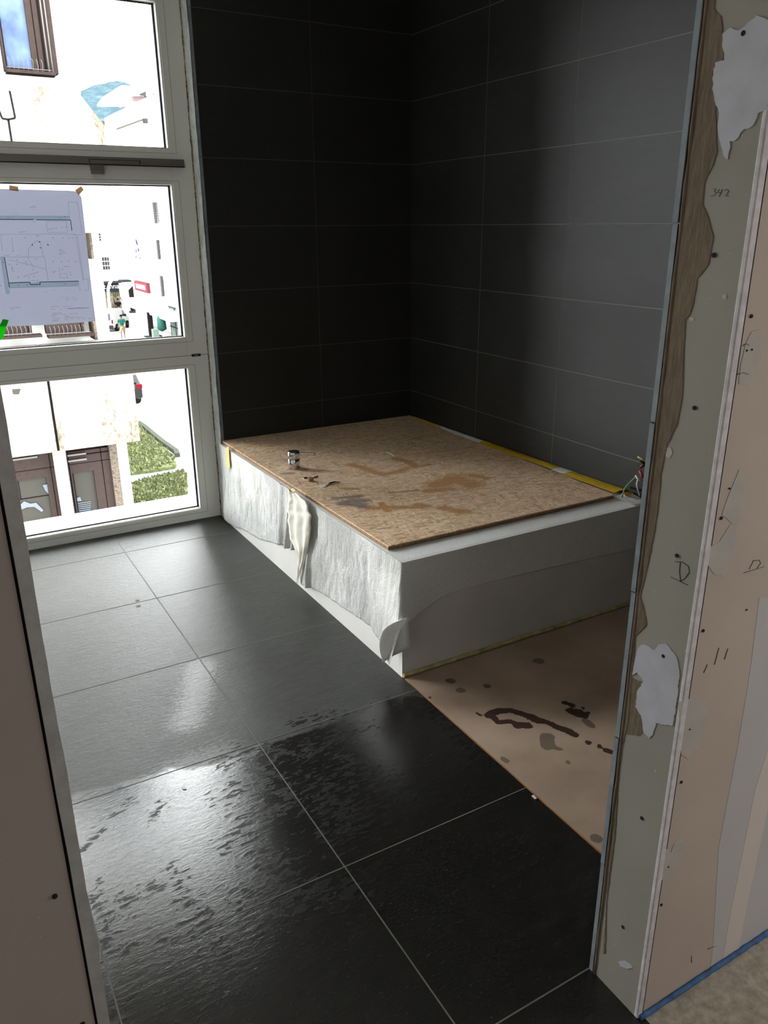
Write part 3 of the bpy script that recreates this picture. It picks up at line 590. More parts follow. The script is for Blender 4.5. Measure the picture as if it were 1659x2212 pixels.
# loose torn fold over the side drape
b = MB(); path = [(0, 634, 1066, 7), (.18, 643, 1088, 19), (.4, 648, 1122, 23), (.6, 648, 1158, 20), (.72, 652, 1190, 11), (.85, 648, 1222, 6), (1, 641, 1259, 1.2)]; rows = []
for i in range(61):
    t = i/60
    for (ta, xa, ya, wa), (tb, xb_, yb_, wb_) in zip(path, path[1:]):
        if ta <= t <= tb: q = (t-ta)/(tb-ta); x, y, hw = xa+(xb_-xa)*q, ya+(yb_-ya)*q, wa+(wb_-wa)*q
    hw *= 1+.12*noise.noise(Vector((t*14, 0, 0))); r = []
    for k_ in range(19):
        u = k_/18*2-1; p = onX(x+u*hw, y-u*hw*.25+1.5*noise.noise(Vector((u*4, t*9, 7))), XP-.022-.006*math.sin(t*3))
        p.x += -.005*math.cos(u*7+t*3)*min(1, hw/10)-.003*noise.noise(Vector((u*5, t*12, 3))); r.append(b.bm.verts.new(p))
    rows.append(r)
for a, c in zip(rows, rows[1:]):
    for k_ in range(18): f = b.bm.faces.new([a[k_], a[k_+1], c[k_+1], c[k_]]); f.smooth = True
fo = b.build('torn_fold', M['membrane_tan'], mem); s = fo.modifiers.new('t', 'SOLIDIFY'); s.thickness = .001; tag(fo, 'yellowed torn fold')
# front sheet
lowf = [(881, 1334), (905, 1320), (940, 1300), (967, 1285), (1069, 1255), (1204, 1224), (1369, 1187), (1500, 1155)]
lf = [(onY(x, y, YP-.004).x, onY(x, y, YP-.004).z) for x, y in lowf]
def lzf(x):
    if x < lf[0][0]: t = max(0, (x-XP)/(lf[0][0]-XP)); return .20*(1-t)*.97+lf[0][1]*t if False else lf[0][1]-.01*(1-t)
    for (xa, za), (xb, zb) in zip(lf, lf[1:]):
        if xa <= x <= xb: return za+(zb-za)*(x-xa)/(xb-xa)
    return lf[-1][1]
b = MB(); rows = [[b.bm.verts.new(p) for p in endc]]; nu2 = 70
for i in range(1, nu2+1):
    x = XP-.003+(XR-.004-XP)*(i/nu2)**1.35; zb = lzf(x); r = []
    for j in range(nv+1):
        t = j/nv; z = zt(x, YP)+.0015+(zb-zt(x, YP))*t; fl_ = max(0, 1-(x-XP)/.16)
        d = .0018+.001*noise.noise(Vector((x*6, z*6, 9)))**2+.05*fl_**2*t**1.3
        r.append(b.bm.verts.new((x-.04*fl_**4*t, YP-d, z)))
    rows.append(r)
for a, c in zip(rows, rows[1:]):
    for j in range(nv): f = b.bm.faces.new([a[j], c[j], c[j+1], a[j+1]]); f.smooth = True
fo = b.build('front_drape', M['fleece'], mem, fix=False); s = fo.modifiers.new('t', 'SOLIDIFY'); s.thickness = .0012; s.offset = 0
# turned-up corner flap
outl = [(822, 1374), (827, 1362), (836, 1353), (850, 1345), (866, 1339), (881, 1333), (884, 1362), (887, 1394), (885, 1401), (878, 1405), (868, 1408), (850, 1416), (834, 1426), (827, 1431), (824, 1420), (820, 1405), (819, 1388)]
b = MB(); ps = []
for x, y in outl:
    t = (x-819)/68; ps.append(onY(x, y, YP-.012-.050*t))
c0 = sum(ps, Vector())/len(ps); cvt = b.bm.verts.new(c0+Vector((0, -.006, 0))); vs = [b.bm.verts.new(p) for p in ps]
for i in range(len(vs)): b.bm.faces.new([cvt, vs[i], vs[(i+1) % len(vs)]])
bmesh.ops.subdivide_edges(b.bm, edges=b.bm.edges, cuts=2, use_grid_fill=True)
for f in b.bm.faces: f.smooth = True
fo = b.build('corner_flap', M['fleece'], mem); s = fo.modifiers.new('t', 'SOLIDIFY'); s.thickness = .0015
# ---------------- OSB board on top
def zo(x, y): return .4545-.0135*(y-2.1538)/1.71-.004*max(0, (x-1.26))*(y-2.15)/1.7
BX0, BX1, BY0, BY1 = 1.2582, 2.3187, 2.1538, 3.858
def P4(l): return cs(l, 400, 820, .33755)
def P5(l): return cs(l, 900, 860, .33755)
st = [(P4([(1040, 545), (1100, 560), (1180, 592), (1250, 612), (1340, 595), (1400, 570)]), .03), (P4([(1320, 510), (1400, 530), (1450, 560)]), .03), (P4([(1440, 560), (1530, 550)]), .02), (P5([(130, 560), (230, 520), (330, 560)]), .075), (P5([(60, 600), (200, 590)]), .035), (P5([(330, 500), (430, 520)]), .03), (P5([(180, 715), (330, 740)]), .03),
      (P4([(1190, 830), (1300, 825), (1500, 825)]), .028), (P4([(1250, 800), (1290, 850)]), .02), (P4([(1640, 830), (1760, 860)]), .03), (P4([(1000, 700), (1100, 705)]), .015), (P4([(1300, 730), (1480, 715)]), .012), (P5([(0, 690), (60, 700)]), .025), (P4([(700, 560), (660, 575)]), .012)]
gs = [(P4([(950, 765), (1030, 760), (1110, 750)]), .022), (P4([(1010, 795), (1080, 800), (1140, 815)]), .038), (P4([(1060, 780), (1140, 780)]), .035), (P4([(630, 600), (680, 600)]), .02)]
osb = empty('strand_board', (BX0, BY0, .44), 'stained orange-brown wood strand board lying over the tub platform', 'board')
def warp(x, y):  # right edge runs into the wall at the back
    t = (y-BY0)/(BY1-BY0); return BX0+(x-BX0)*(1+(.083*t)/(BX1-BX0)), y
top = grid('board_top', BX0, BX1, BY0, BY1, .009, zo, {'stain': strokes(.447, st), 'grey': strokes(.447, gs)}, M['osb'], osb)
for v_ in top.data.vertices: v_.co.x, _ = warp(v_.co.x, v_.co.y)
top.modifiers.new('t', 'SOLIDIFY').thickness = .004; top.modifiers['t'].offset = -1
b = MB(); cn = [(*warp(x, y), zo(x, y)-.0035) for x, y in ((BX0, BY0), (BX1, BY0), (BX1, BY1), (BX0, BY1))]
b.prism(cn, (0, 0, -.0115)); b.build('board_core', M['osb_edge'], osb)
# tape along the wall and on the drape
def strip(nm, mat, ya, yb, xa, xb, lab, dz=.002):
    b = MB(); n = 24; pv = None
    for i in range(n+1):
        y = ya+(yb-ya)*i/n; t = (y-BY0)/(BY1-BY0); xl = max(xa, BX1+.083*t-.012)+.004*noise.noise(Vector((y*15, 0, xa))); xr = xb+.003*noise.noise(Vector((y*9, 2, 0)))
        z = max(zo(BX1, y)+dz, .43); q = [b.bm.verts.new((xl, y, z)), b.bm.verts.new(((xl+xr)/2, y, z+.003+.002*noise.noise(Vector((y*30, 0, 0))))), b.bm.verts.new((max(xr, xl+.004), y, z+.001))]
        if pv:
            for a in range(2): b.bm.faces.new([pv[a], pv[a+1], q[a+1], q[a]])
        pv = q
    o = b.build(nm, mat); s = o.modifiers.new('t', 'SOLIDIFY'); s.thickness = .0012; return tag(o, lab, 'tape')
def yat(px, py): return onX(px, py, XR-.03).y
strip('yellow_tape', M['tape_yellow'], 3.80, 3.50, 2.36, 2.401, 'yellow tape strip beside the board, nearest the dark room corner')
strip('membrane_offcut', M['fleece'], 3.50, 3.10, 2.36, 2.401, 'long white membrane strip between board and right tiled wall', .0012)['category'] = 'membrane'
strip('yellow_tape', M['tape_yellow'], 3.12, 2.56, 2.35, 2.402, 'long wrinkled yellow tape strip in the middle of the right wall joint')
strip('membrane_offcut', M['fleece'], 2.56, 2.48, 2.345, 2.402, 'short white membrane bit between two yellow tape strips', .0015)['category'] = 'membrane'
strip('yellow_tape', M['tape_yellow'], 2.48, 2.17, 2.338, 2.402, 'yellow tape strip at the front end of the right wall joint')
b = MB(); fpx = [(1347, 1063), (1377, 1063), (1377, 1071), (1371, 1073), (1376, 1077), (1362, 1079), (1352, 1072)]
b.prism([onY(x, y, 2.13+.01*(i % 2)) for i, (x, y) in enumerate(fpx)], (0, .0012, 0)); tag(b.build('yellow_tape', M['tape_yellow']), 'loose curled yellow tape end standing up beside the cables', 'tape')
b = MB(); b.prism([onX(x, y, XP-.0105) for x, y in ((488, 968), (494, 964), (497, 1010), (491, 1012))], (-.0008, 0, 0)); tag(b.build('yellow_tape', M['tape_yellow']), 'short upright yellow tape on white membrane next to window reveal', 'tape')
b = MB(); b.prism([onX(x, y, XP-.045) for x, y in ((628, 1057), (633, 1054), (639, 1060), (632, 1063))], (-.0008, 0, 0)); tag(b.build('yellow_tape', M['tape_yellow']), 'tiny yellow tape scrap at the board edge above the torn fold', 'tape')
# crumpled sheet in the right front corner of the rim
b = MB(); pv = None; q0 = onZ(1322, 1090, .44); q1 = onZ(1384, 1086, .44)
for i in range(25):
    t = i/24; x = 2.325+.078*t; r = []
    for j in range(8):
        u = j/7; r.append(b.bm.verts.new((x, YP+.002+.115*u, zt(x, YP+.1*u)+.003+.012*t*u+.006*abs(noise.noise(Vector((t*9, u*3, 0))))*u*2)))
    if pv:
        for a in range(7): f = b.bm.faces.new([pv[a], pv[a+1], r[a+1], r[a]]); f.smooth = True
    pv = r
o = b.build('membrane_offcut', M['membrane']); s = o.modifiers.new('t', 'SOLIDIFY'); s.thickness = .001; tag(o, 'crumpled white membrane piece on the platform corner by the cables', 'membrane')

# ---------------- things on the board
zb = zo(1.37, 3.19)
p = onZ(637, 1014, zb); p.x += .006; p.y += .02
fa = empty('faucet_cartridge', (p.x, p.y, zb), 'shiny chrome mixer tap body with side lever standing on board', 'faucet')
R0 = .0265
MB().lathe([(R0*.97, 0), (R0, .002), (R0, .0445), (R0*.985, .0452), (R0*.97, .0456)], (p.x, p.y, zb), 40).build('body', M['chrome'], fa)
MB().lathe([(R0*.985, .0472), (R0*1.02, .0478), (R0*1.03, .076), (R0*.98, .079), (R0*.9, .0798)], (p.x, p.y, zb), 40).build('cap', M['chrome'], fa)
MB().lathe([(R0*1.004, .0454), (R0*1.004, .0474)], (p.x, p.y, zb), 32).build('ring', M['dark_cap'], fa)
MB().lathe([(R0*.93, .0794), (R0*.92, .0804)], (p.x, p.y, zb), 32).build('top_disc', M['dark_cap'], fa)
d = Vector((cy, -sy, 0)).normalized(); d = Vector((.86, -.5, 0)).normalized(); a0 = Vector((p.x, p.y, zb+.067))+d*R0*.9
b = MB(); b.tube([a0, a0+d*.006, a0+d*.008, a0+d*.06+Vector((0, 0, -.001)), a0+d*.074+Vector((0, 0, -.001)), a0+d*.076+Vector((0, 0, -.001))], [.005, .005, .0062, .0068, .0068, .005], 20); b.build('lever', M['chrome'], fa)
q = onZ(673, 1041, zb); q.y += .008
ck = MB().lathe([(.0125, 0), (.0128, .001), (.0125, .016), (.0118, .0175), (.008, .0178), (.007, .0172), (.003, .0172), (.0028, .0178)], (q.x, q.y, zb+.0002), 28).build('bottle_stopper', M['cork']); tag(ck, 'small brown round stopper near the chrome tap body', 'stopper')
q2 = onZ(660, 1034, zb); b = MB(); b.lathe([(.011, 0), (.012, .001), (.012, .0035), (.010, .0042)], (q2.x, q2.y, zb+.0002), 28); tag(b.build('chrome_rosette', M['chrome']), 'flat chrome disc lying behind the brown stopper', 'fitting')
b = MB(); b.tube([onZ(686, 1029, zb+.004), onZ(678, 1032, zb+.004)], .0035, 8); tag(b.build('black_screw', M['dark_cap']), 'little black screw just right of the stopper', 'screw')
b = MB(); b.tube([onZ(x, y, zb+h) for x, y, h in ((706, 1049, .004), (712, 1045, .006), (722, 1041.5, .008), (735, 1042, .005))], [.0045, .0055, .0045, .002], 10); lv = b.build('tap_lever', M['chrome']); tag(lv, 'curved chrome lever lying on board right of the stopper', 'lever')
b = MB(); b.prism([onZ(x, y, zb+.001) for x, y in ((690, 1052), (700, 1047), (706, 1052), (697, 1054))], (0, 0, .004)); tag(b.build('white_clip', M['white']), 'small white plastic clip at the near end of the curved lever', 'clip')
b = MB(); b.tube([onZ(x, y, zb+h) for x, y, h in ((836, 976.5, .004), (843, 979.5, .004), (849, 983, .003), (852, 985, .003))], .0028, 8); tag(b.build('wood_splinter', M['white']), 'thin whitish stick lying behind the curved orange stain', 'stick')
# ---------------- floor sheet beside the platform
s_st = [(cs(l, 860, 1280, .3014), r) for l, r in (([(650, 880), (720, 848), (800, 845)], .016), ([(800, 845), (900, 872), (980, 905), (1070, 930), (1140, 965)], .013), ([(950, 895), (1000, 915)], .018), ([(1140, 965), (1200, 985), (1230, 1000), (1270, 1020)], .014), ([(680, 890), (720, 930), (800, 922), (850, 945)], .011), ([(860, 955), (930, 955)], .017),
        ([(1190, 790), (1250, 808)], .011), ([(1250, 850), (1310, 870)], .022), ([(1325, 825), (1330, 828)], .006), ([(1360, 1075), (1366, 1078)], .011), ([(1440, 1100), (1444, 1103)], .011), ([(1495, 1130), (1530, 1145)], .012), ([(225, 752), (232, 753)], .006), ([(560, 860), (600, 885)], .005), ([(1345, 900), (1362, 860)], .006))]
s_gr = [(cs(l, 860, 1280, .3014), r) for l, r in (([(1070, 1040), (1070, 1095)], .024), ([(370, 633), (380, 636)], .016), ([(445, 700), (452, 702)], .016), ([(635, 670), (640, 670)], .014), ([(1345, 920), (1385, 955)], .014), ([(1125, 1115), (1165, 1122)], .008), ([(1415, 1760), (1425, 1765)], .016), ([(1215, 1215), (1222, 1218)], .008), ([(1000, 490), (1010, 490)], .02), ([(750, 1190), (780, 1210)], .01))]
sh = empty('floor_cover_sheet', (XP, YJ, 0), 'light brown cover sheet with dark spills on floor before the platform', 'sheet')
SX0, SX1, SY0, SY1 = XP+.003, XR-.004, YJ+.004, YP-.013
grid('sheet_top', SX0, SX1, SY0, SY1, .009, lambda x, y: .0042, {'stain': strokes(.004, s_st), 'grey': strokes(.004, s_gr)}, M['sheet'], sh)
MB().box(SX0, SX1, SY0, SY1, -.004, .0038).build('sheet_core', M['sheet_edge'], sh)
tag(MB().box(XP+.0005, XR, YJ, YW, -.012, -.0045).build('floor_recess', M['screed']), kind='structure').name = 'floor_shower'
# torn paper bits at the tile edge
b = MB(); b.prism([onZ(x, y, .002) for x, y in ((1148, 1720), (1153, 1718), (1160, 1726), (1156, 1727))], (0, 0, .002)); tag(b.build('white_chip', M['white']), 'tiny white plaster chip at the edge of the brown sheet', 'chip')
b = MB(); b.prism([onZ(x, y, .0005) for x, y in ((393, 1702), (401, 1701), (403, 1705), (396, 1706))], (0, 0, .002)); tag(b.build('white_chip', M['white']), 'tiny white chip lying on the wet floor tile', 'chip')
for x, y in ((297, 1297), (299, 1309)):
    c_ = onZ(x, y, 0); b = MB(); n = 14
    pts = [Vector((c_.x+.009*math.cos(a)*(1+.25*noise.noise(Vector((x, k, 0))))*1.0, c_.y+.009*math.sin(a), .0006)) for k, a in enumerate([2*math.pi*i/n for i in range(n)])]
    b.prism(pts, (0, 0, .0006)); b.build('mortar_spot', M['wall_grout'], fl)
# ---------------- cables beside the platform
CX = XR
def cable(px, r, col, lab, mat=None):
    b = MB(); pts = [onX(x, y, CX-d) for x, y, d in px]; sm = []
    for i in range(len(pts)-1):
        p0, p1, p2, p3 = pts[max(i-1, 0)], pts[i], pts[i+1], pts[min(i+2, len(pts)-1)]
        for t in (0, .25, .5, .75): sm.append(.5*((2*p1)+(p2-p0)*t+(2*p0-5*p1+4*p2-p3)*t*t+(3*p1-p0-3*p2+p3)*t**3))
    sm.append(pts[-1]); b.tube(sm, r, 8); return tag(b.build('electrical_cable', mat or simple('cable', col, .5)), lab, 'cable')
cable([(1339, 1091, .06), (1344, 1072, .06), (1350, 1055, .05), (1360, 1043, .05), (1373, 1030, .05)], .0028, srgb(110, 150, 100), 'thin green cable bending down onto the platform rim')
cable([(1373, 1028, .045), (1377, 1033, .05), (1383, 1037, .04), (1388, 1040, .02), (1398, 1044, .005)], .0042, srgb(220, 218, 212), 'short white cable pointing left beside the doorway edge')
cable([(1379, 1036, .045), (1376, 1045, .05), (1378, 1055, .04), (1380, 1062, .015), (1382, 1070, .003)], .0042, srgb(205, 203, 198), 'white cable curving downward below the other white one')
cable([(1378, 987, .04), (1384, 990, .04), (1394, 996, .03), (1404, 1000, .004)], .0035, srgb(190, 190, 90), 'yellow-green cable end on top of the cable bunch')
cable([(1384, 994, .035), (1390, 998, .03), (1402, 1004, .004)], .008, (.01, .01, .01, 1), 'thick black cable under the yellow-green end')
cable([(1382, 1017, .04), (1386, 1025, .04), (1388, 1030, .03), (1400, 1034, .004)], .006, srgb(190, 70, 80), 'red cable in the bunch beside the doorway edge')
cable([(1384, 1010, .03), (1389, 1005, .03), (1402, 1006, .004)], .006, srgb(90, 50, 40), 'dark brown cable above the red one')
cable([(1361, 1053, .035), (1370, 1056, .03), (1384, 1059, .02), (1398, 1061, .004)], .005, (.012, .008, .01, 1), 'straight black conduit end lying low under the cables')
#EXTERIOR
# ================================================================== OUTSIDE
M['ext_white'] = simple('overcast_white_render', (0.31, 0.305, 0.29, 1), .9, spec=0)
M['facade'] = speckled('stained_pale_concrete', (0.3, 0.28, 0.25, 1), (0.08, 0.06, 0.0425, 1), 9, .56, col2=(0.2, 0.175, 0.12, 1), s2=.9, vstretch=.4)
k = NT('weathered_concrete_panel'); c = k.coord((1, 1, .45)); n = k.noise(c, 20, 8, .8); big = k.noise(k.coord((1.3, 1, .3)), 1.3, 4)
f = k.math('MULTIPLY', k.ramp(n, [(.49, 0.0), (.56, 1.0)]), k.ramp(big, [(.44, 0.0), (.62, 1.0)]))
b_ = k.mix(k.ramp(big, [(.47, 0.0), (.66, 1.0)]), (.15, .126, .115, 1), (.046, .040, .028, 1)); k.base(k.mix(k.math('MULTIPLY', f, .85), b_, (.028, .020, .016, 1))); k.rough(.95); k.b.inputs['Specular IOR Level'].default_value = 0; M['panel_ext'] = k.m
M['pier'] = speckled('speckled_pier_concrete', (.042, .034, .027, 1), (.020, .0155, .013, 1), 40, .50)
M['brown'] = simple('brown_window_wood', (.0135, .0098, .0088, 1), .6, spec=0, var=.12, scale=20)
M['brown_dark'] = simple('dark_brown_joint', (.003, .002, .002, 1), .7, spec=0)
M['brown_hi'] = simple('pale_slat', (.05, .047, .045, 1), .6, spec=0)
M['joint'] = simple('dark_panel_joint', (.004, .004, .0038, 1), .9, spec=0)
M['room_grey'] = simple('office_window_glass', (.0165, .0155, .0135, 1), .35, spec=0)
M['room_blue'] = simple('blue_curtain_glass', (.036, .05, .085, 1), .3, spec=0, var=.5, scale=2.5)
M['paper_ext'] = simple('papers_behind_glass', (.045, .05, .06, 1), .8, spec=0); M['blue_box'] = simple('blue_folder', (.012, .016, .027, 1), .7, spec=0)
M['paving'] = simple('pale_paving', (0.25, 0.25, 0.245, 1), .9, spec=0)
M['kerb'] = simple('grey_kerb', (.02, .022, .017, 1), .9, spec=0)
k = NT('summer_grass'); n = k.noise(k.coord(), 9, 6, .8); k.base(k.ramp(n, [(.34, (.019, .024, .008, 1)), (.46, (.032, .037, .015, 1)), (.58, (.05, .053, .028, 1)), (.68, (.1, .1, .075, 1))])); k.rough(1); k.b.inputs['Specular IOR Level'].default_value = 0; M['grass'] = k.m  # meadow
k = NT('hazy_forest'); n = k.noise(k.coord(), .11, 6, .8); k.base(k.ramp(n, [(.32, (.012, .020, .026, 1)), (.5, (.018, .029, .035, 1)), (.68, (.03, .042, .046, 1))])); k.rough(1); k.b.inputs['Specular IOR Level'].default_value = 0; M['forest'] = k.m
M['roof_red'] = simple('pale_red_roof_tiles', (.035, .024, .022, 1), .9, spec=0, var=.4, scale=3)
M['far_glass'] = simple('dark_far_glass', (.009, .0075, .0075, 1), .4, spec=0); M['far_grey'] = simple('far_grey', (.018, .018, .0185, 1), .8, spec=0)
M['shop_grey'] = simple('shopfront_grey', (.011, .0125, .0155, 1), .7, spec=0); M['sign_red'] = simple('red_sign_box', (.062, .016, .02, 1), .5, spec=0)
M['pillar'] = simple('dark_pillar', (.0055, .0048, .0055, 1), .7, spec=0); M['van_white'] = simple('white_car_paint', (0.25, 0.25, 0.25, 1), .3)
M['tyre'] = simple('tyre', (0.004, 0.004, 0.0045, 1), .8, spec=0); M['car_dark'] = simple('dark_grey_car_paint', (0.0042, 0.0042, 0.0049, 1), .25, spec=.12); M['tail_red'] = simple('tail_light', (0.048, 0.0032, 0.0048, 1), .4, spec=0)
M['car_glass'] = simple('car_glass', (0.0065, 0.0085, 0.009, 1), .2); M['green_shirt'] = simple('green_shirt', (.004, .032, .022, 1), .8, spec=0)
M['skin'] = simple('skin', (.055, .035, .028, 1), .7, spec=0); M['hair'] = simple('hair', (0.005, 0.0035, 0.0025, 1), .8, spec=0); M['black_cloth'] = simple('black_clothes', (0.004, 0.004, 0.005, 1), .8, spec=0)
M['jeans'] = simple('light_jeans', (0.03, 0.045, 0.075, 1), .8, spec=0); M['beige_short'] = simple('beige_shorts', (0.1, 0.075, 0.045, 1), .8, spec=0); M['mannequin'] = simple('beige_mannequin', (.075, .058, .045, 1), .5, spec=0)
M['teal'] = simple('teal_canvas', (.012, .04, .033, 1), .7, spec=0); M['mint'] = simple('pale_mint_panel', (.06, .075, .066, 1), .6, spec=0); M['yellow_pale'] = simple('pale_yellow', (.06, .06, .03, 1), .7, spec=0)
ZG = -6.3
def rect(b, x0, y0, x1, y1, Y, d, mi=0):
    """box standing in a wall plane Y from two picture corners, d deep"""
    p, q = onY(x0, y0, Y), onY(x1, y1, Y); b.box(min(p.x, q.x), max(p.x, q.x), Y, Y+d, min(p.z, q.z), max(p.z, q.z), mi); return p, q
def root_at(name, p, lab, cat, group=None): return empty(name, p, lab, cat, group)
tag(MB().box(-30, 60, 8, 140, ZG-.3, ZG).build('ground', M['paving']), kind='structure').name = 'floor_street'
# ---- neighbouring office block
YN, YW2 = 11.6, 12.0
nb = root_at('apartment_building', (0, YW2, ZG), 'near concrete office block with brown window frames and stained panels', 'building')
pTR = onY(303, 952, YN); XE = pTR.x; zp0, zp1 = onY(303, 952, YN).z, onY(205, 735, YN).z
xc, zc = onY(222, 270, YN).x, onY(222, 270, YN).z; xd, zd = onY(175, 207, YN).x, onY(175, 207, YN).z
XJT = onY(108, 850, YN).x
XJ2 = onY(26, 300, YN).x
hst = 2.9
def spandrel(z0, z1, ztop_right):
    b = MB(); th = .45
    xl = -4.0
    for a, c in ((xl, XJT-.018), (XJT+.018, XE)):
        pts = [(a, YN, z0), (c, YN, z0)]
        if c == XE: pts += [(c, YN, z1-.36), (c-.24, YN, z1), (a, YN, z1)]
        else: pts += [(c, YN, z1), (a, YN, z1)]
        b.prism(pts, (0, th, 0))
    return b
zs1 = onY(100, 181, YN).z
spandrel(zp0, zp1-.06, 0).build('facade_panel', M['panel_ext'], nb)
b = MB(); zU0 = zp0+hst; b.prism([(-4, YN, zU0), (XE, YN, zU0), (XE, YN, zc), (xd, YN, zd), (xd, YN, zs1-.04), (-4, YN, zs1-.04)], (0, .45, 0)); b.build('facade_panel', M['panel_ext'], nb)
MB().box(XJT-.018, XJT+.018, YN+.03, YN+.4, zp0, zp1-.06).build('panel_joint', M['joint'], nb); b = MB()
def yl(pts, wd, Y):
    for (a, c) in zip(pts, pts[1:]):
        p, q = onY(*a, Y), onY(*c, Y); dd = (q-p).normalized(); nn = Vector((-dd.z, 0, dd.x))*wd/2; b.prism([p-nn, q-nn, q+nn, p+nn], (0, .01, 0))
yl([(21, 196), (33, 255), (18, 258), (5, 256), (-3, 236)], .022, YN-.012); yl([(18, 258), (26, 309)], .024, YN-.012)
b.build('panel_joint', M['joint'], nb)
# body of the block behind the panels
MB().box(-4, onY(175, 100, YW2).x-.02, YW2+.3, YW2+9, ZG, 9).build('wall', M['ext_white'], nb)
def win_at(px0, py0, px1, py1, g, name='window', gm='room_grey', slats=False, sill=False, Y=None):
    """brown framed window; g = glass rectangle in the picture"""
    Y = Y or YW2; x0, x1 = onY(px0, py1, Y).x, onY(px1, py1, Y).x; z0, z1 = onY(px1, py1, Y).z, onY(px0, py0, Y).z
    gx0, gx1 = onY(g[0], g[3], Y).x, onY(g[2], g[3], Y).x; gz0, gz1 = onY(g[2], g[3], Y).z, onY(g[2]-15, g[1], Y).z
    b = MB(); b.box(x0, gx0, Y, Y+.14, z0, z1).box(gx1, x1, Y, Y+.14, z0, z1).box(gx0, gx1, Y, Y+.14, z0, gz0).box(gx0, gx1, Y, Y+.14, gz1, z1)
    o = b.build(name, M['brown'], nb)
    MB().box(gx0, gx1, Y+.05, Y+.07, gz0, gz1).build('pane', M[gm], o)
    j = MB(); j.box(gx0-.012, gx0, Y-.003, Y+.0, gz0, gz1).box(gx0-.012, gx1, Y-.003, Y, gz0-.01, gz0).box((gx1+x1)/2, (gx1+x1)/2+.012, Y-.003, Y, z0, z1)
    if slats: j.box(x0, x1, Y-.003, Y, gz1+.13, gz1+.14).box(x0, x1, Y-.003, Y, z1-.07, z1-.05)
    j.build('frame_joint', M['brown_dark'], o)
    if slats:
        h = MB(); h.box(gx0-.05, gx1-.08, Y-.05, Y-.02, z1-.05, z1-.025).box(gx0-.05, gx1-.08, Y-.05, Y-.02, z1-.135, z1-.11); h.build('blind_slat', M['brown_hi'], o)
    if sill:
        h = MB(); n_ = int((x1-x0)/.055)
        h.box(x0, x1+.1, Y-.18, Y+.02, z0-.045, z0-.01); so = h.build('sill', M['brown'], o)
        h = MB()
        for i in range(n_): xx = x0+.03+i*.055; h.tube([(xx, Y-.16, z0-.02), (xx+.01, Y-.17, z0+.05+.02*((i*7) % 3)), (xx-.005, Y-.185, z0+.12)], .0035, 5)
        h.tube([(x0, Y-.165, z0+.01), (x1+.05, Y-.165, z0+.01)], .004, 5)
        h.build('bird_spikes', M['brown_hi'], o)
    return o, (gx0, gx1, gz0, gz1), (x0, x1, z0, z1)
wA, gA, fA = win_at(12, -140, 98, 158, (17, -120, 72, 150), gm='room_blue', sill=True)
MB().box(fA[1]+.03, fA[1]+.16, YW2-.02, YW2+.14, fA[2], fA[3]).box(fA[1], fA[1]+.03, YW2+.05, YW2+.14, fA[2], fA[3]).build('blind_rail', M['brown'], wA)
MB().tube([(fA[1]+.045, YW2-.035, fA[2]), (fA[1]+.045, YW2-.035, fA[3])], .009, 6).tube([(fA[1]+.09, YW2-.035, fA[2]), (fA[1]+.09, YW2-.035, fA[3])], .009, 6).build('cable_guide', M['brown_hi'], wA)
for px in ((-20, 560, 70, 719), (100, 560, 184, 716)):
    win_at(px[0], px[1], px[2], px[3], (px[0]+12, 570, px[2]-22, 690), sill=True)
wB, gB, fB = win_at(-60, 985, 139, 1136, (-50, 1030, 117, 1138), slats=True)
wC, gC, fC = win_at(166, 975, 253, 1112, (172, 1016, 216, 1117), slats=True)
b = MB()
for pts in ([(44, 1090), (52, 1083), (66, 1088), (78, 1086), (94, 1102), (90, 1106), (74, 1095), (58, 1096), (44, 1102)], [(92, 1048), (103, 1046), (106, 1068), (98, 1060)]):
    b.prism([onY(x, y, YW2+.03) for x, y in pts], (0, .004, 0))
b.build('paper', M['paper_ext'], wB)
b = MB(); xm = gB[0]+(gB[1]-gB[0])*.62; zm = gB[2]+(gB[3]-gB[2])*.62; b.box(gB[0], gB[1], YW2+.04, YW2+.045, zm, zm+.012).box(xm, xm+.01, YW2+.04, YW2+.045, zm, gB[3]); b.build('glass_seam', M['brown_dark'], wB)
b = MB(); b.prism([onY(x, y, YW2+.03) for x, y in ((171, 1104), (199, 1101), (201, 1123), (174, 1126))], (0, .004, 0)); b.build('folder', M['blue_box'], wC)
b = MB(); b.prism([onY(x, y, YW2+.03) for x, y in ((166, 1076), (173, 1073), (176, 1082), (167, 1083))], (0, .004, 0))
for i in range(5): b.prism([onY(x, y+i*4, YW2+.03) for x, y in ((168, 1087), (196, 1083), (196, 1084.5), (168, 1088.5))], (0, .004, 0))
b.build('paper', M['paper_ext'], wC)
b = MB(); b.prism([onY(x, y, YN-.01) for x, y in ((26, 841), (45, 840), (41, 852), (28, 852))], (0, .008, 0)); b.build('vent_opening', M['room_grey'], nb)
b = MB(); p, q = onY(140, 1134, YW2-.18), onY(164, 1134, YW2-.18); b.box(p.x, q.x, YW2-.18, YW2+.12, ZG, zp0+.02); b.build('white_post', M['ext_white'], nb)
b = MB(); p, q = onY(254, 1112, YW2-.06), onY(270, 1108, YW2-.06); b.box(p.x, q.x, YW2-.06, YW2+.4, ZG, zp0+.02); b.build('pier', M['pier'], nb)
b = MB(); p, q = onY(270, 1108, YW2-.05), onY(291, 1104, YW2-.05); b.box(p.x, q.x, YW2-.05, YW2+.4, ZG, zp0+.02); b.build('pier', M['ext_white'], nb)
b = MB(); rect(b, 184, 400, 199, 560, YW2-.06, .5); rect(b, 190, 560, 206, 735, YW2-.06, .5); b.build('pier', M['pier'], nb)
b = MB(); p, q = onY(0, 1146, YW2), onY(240, 1128, YW2); b.box(-4, q.x, YW2-.3, YW2+.3, ZG, min(p.z, q.z)-.01); b.build('lower_wall', M['ext_white'], nb)
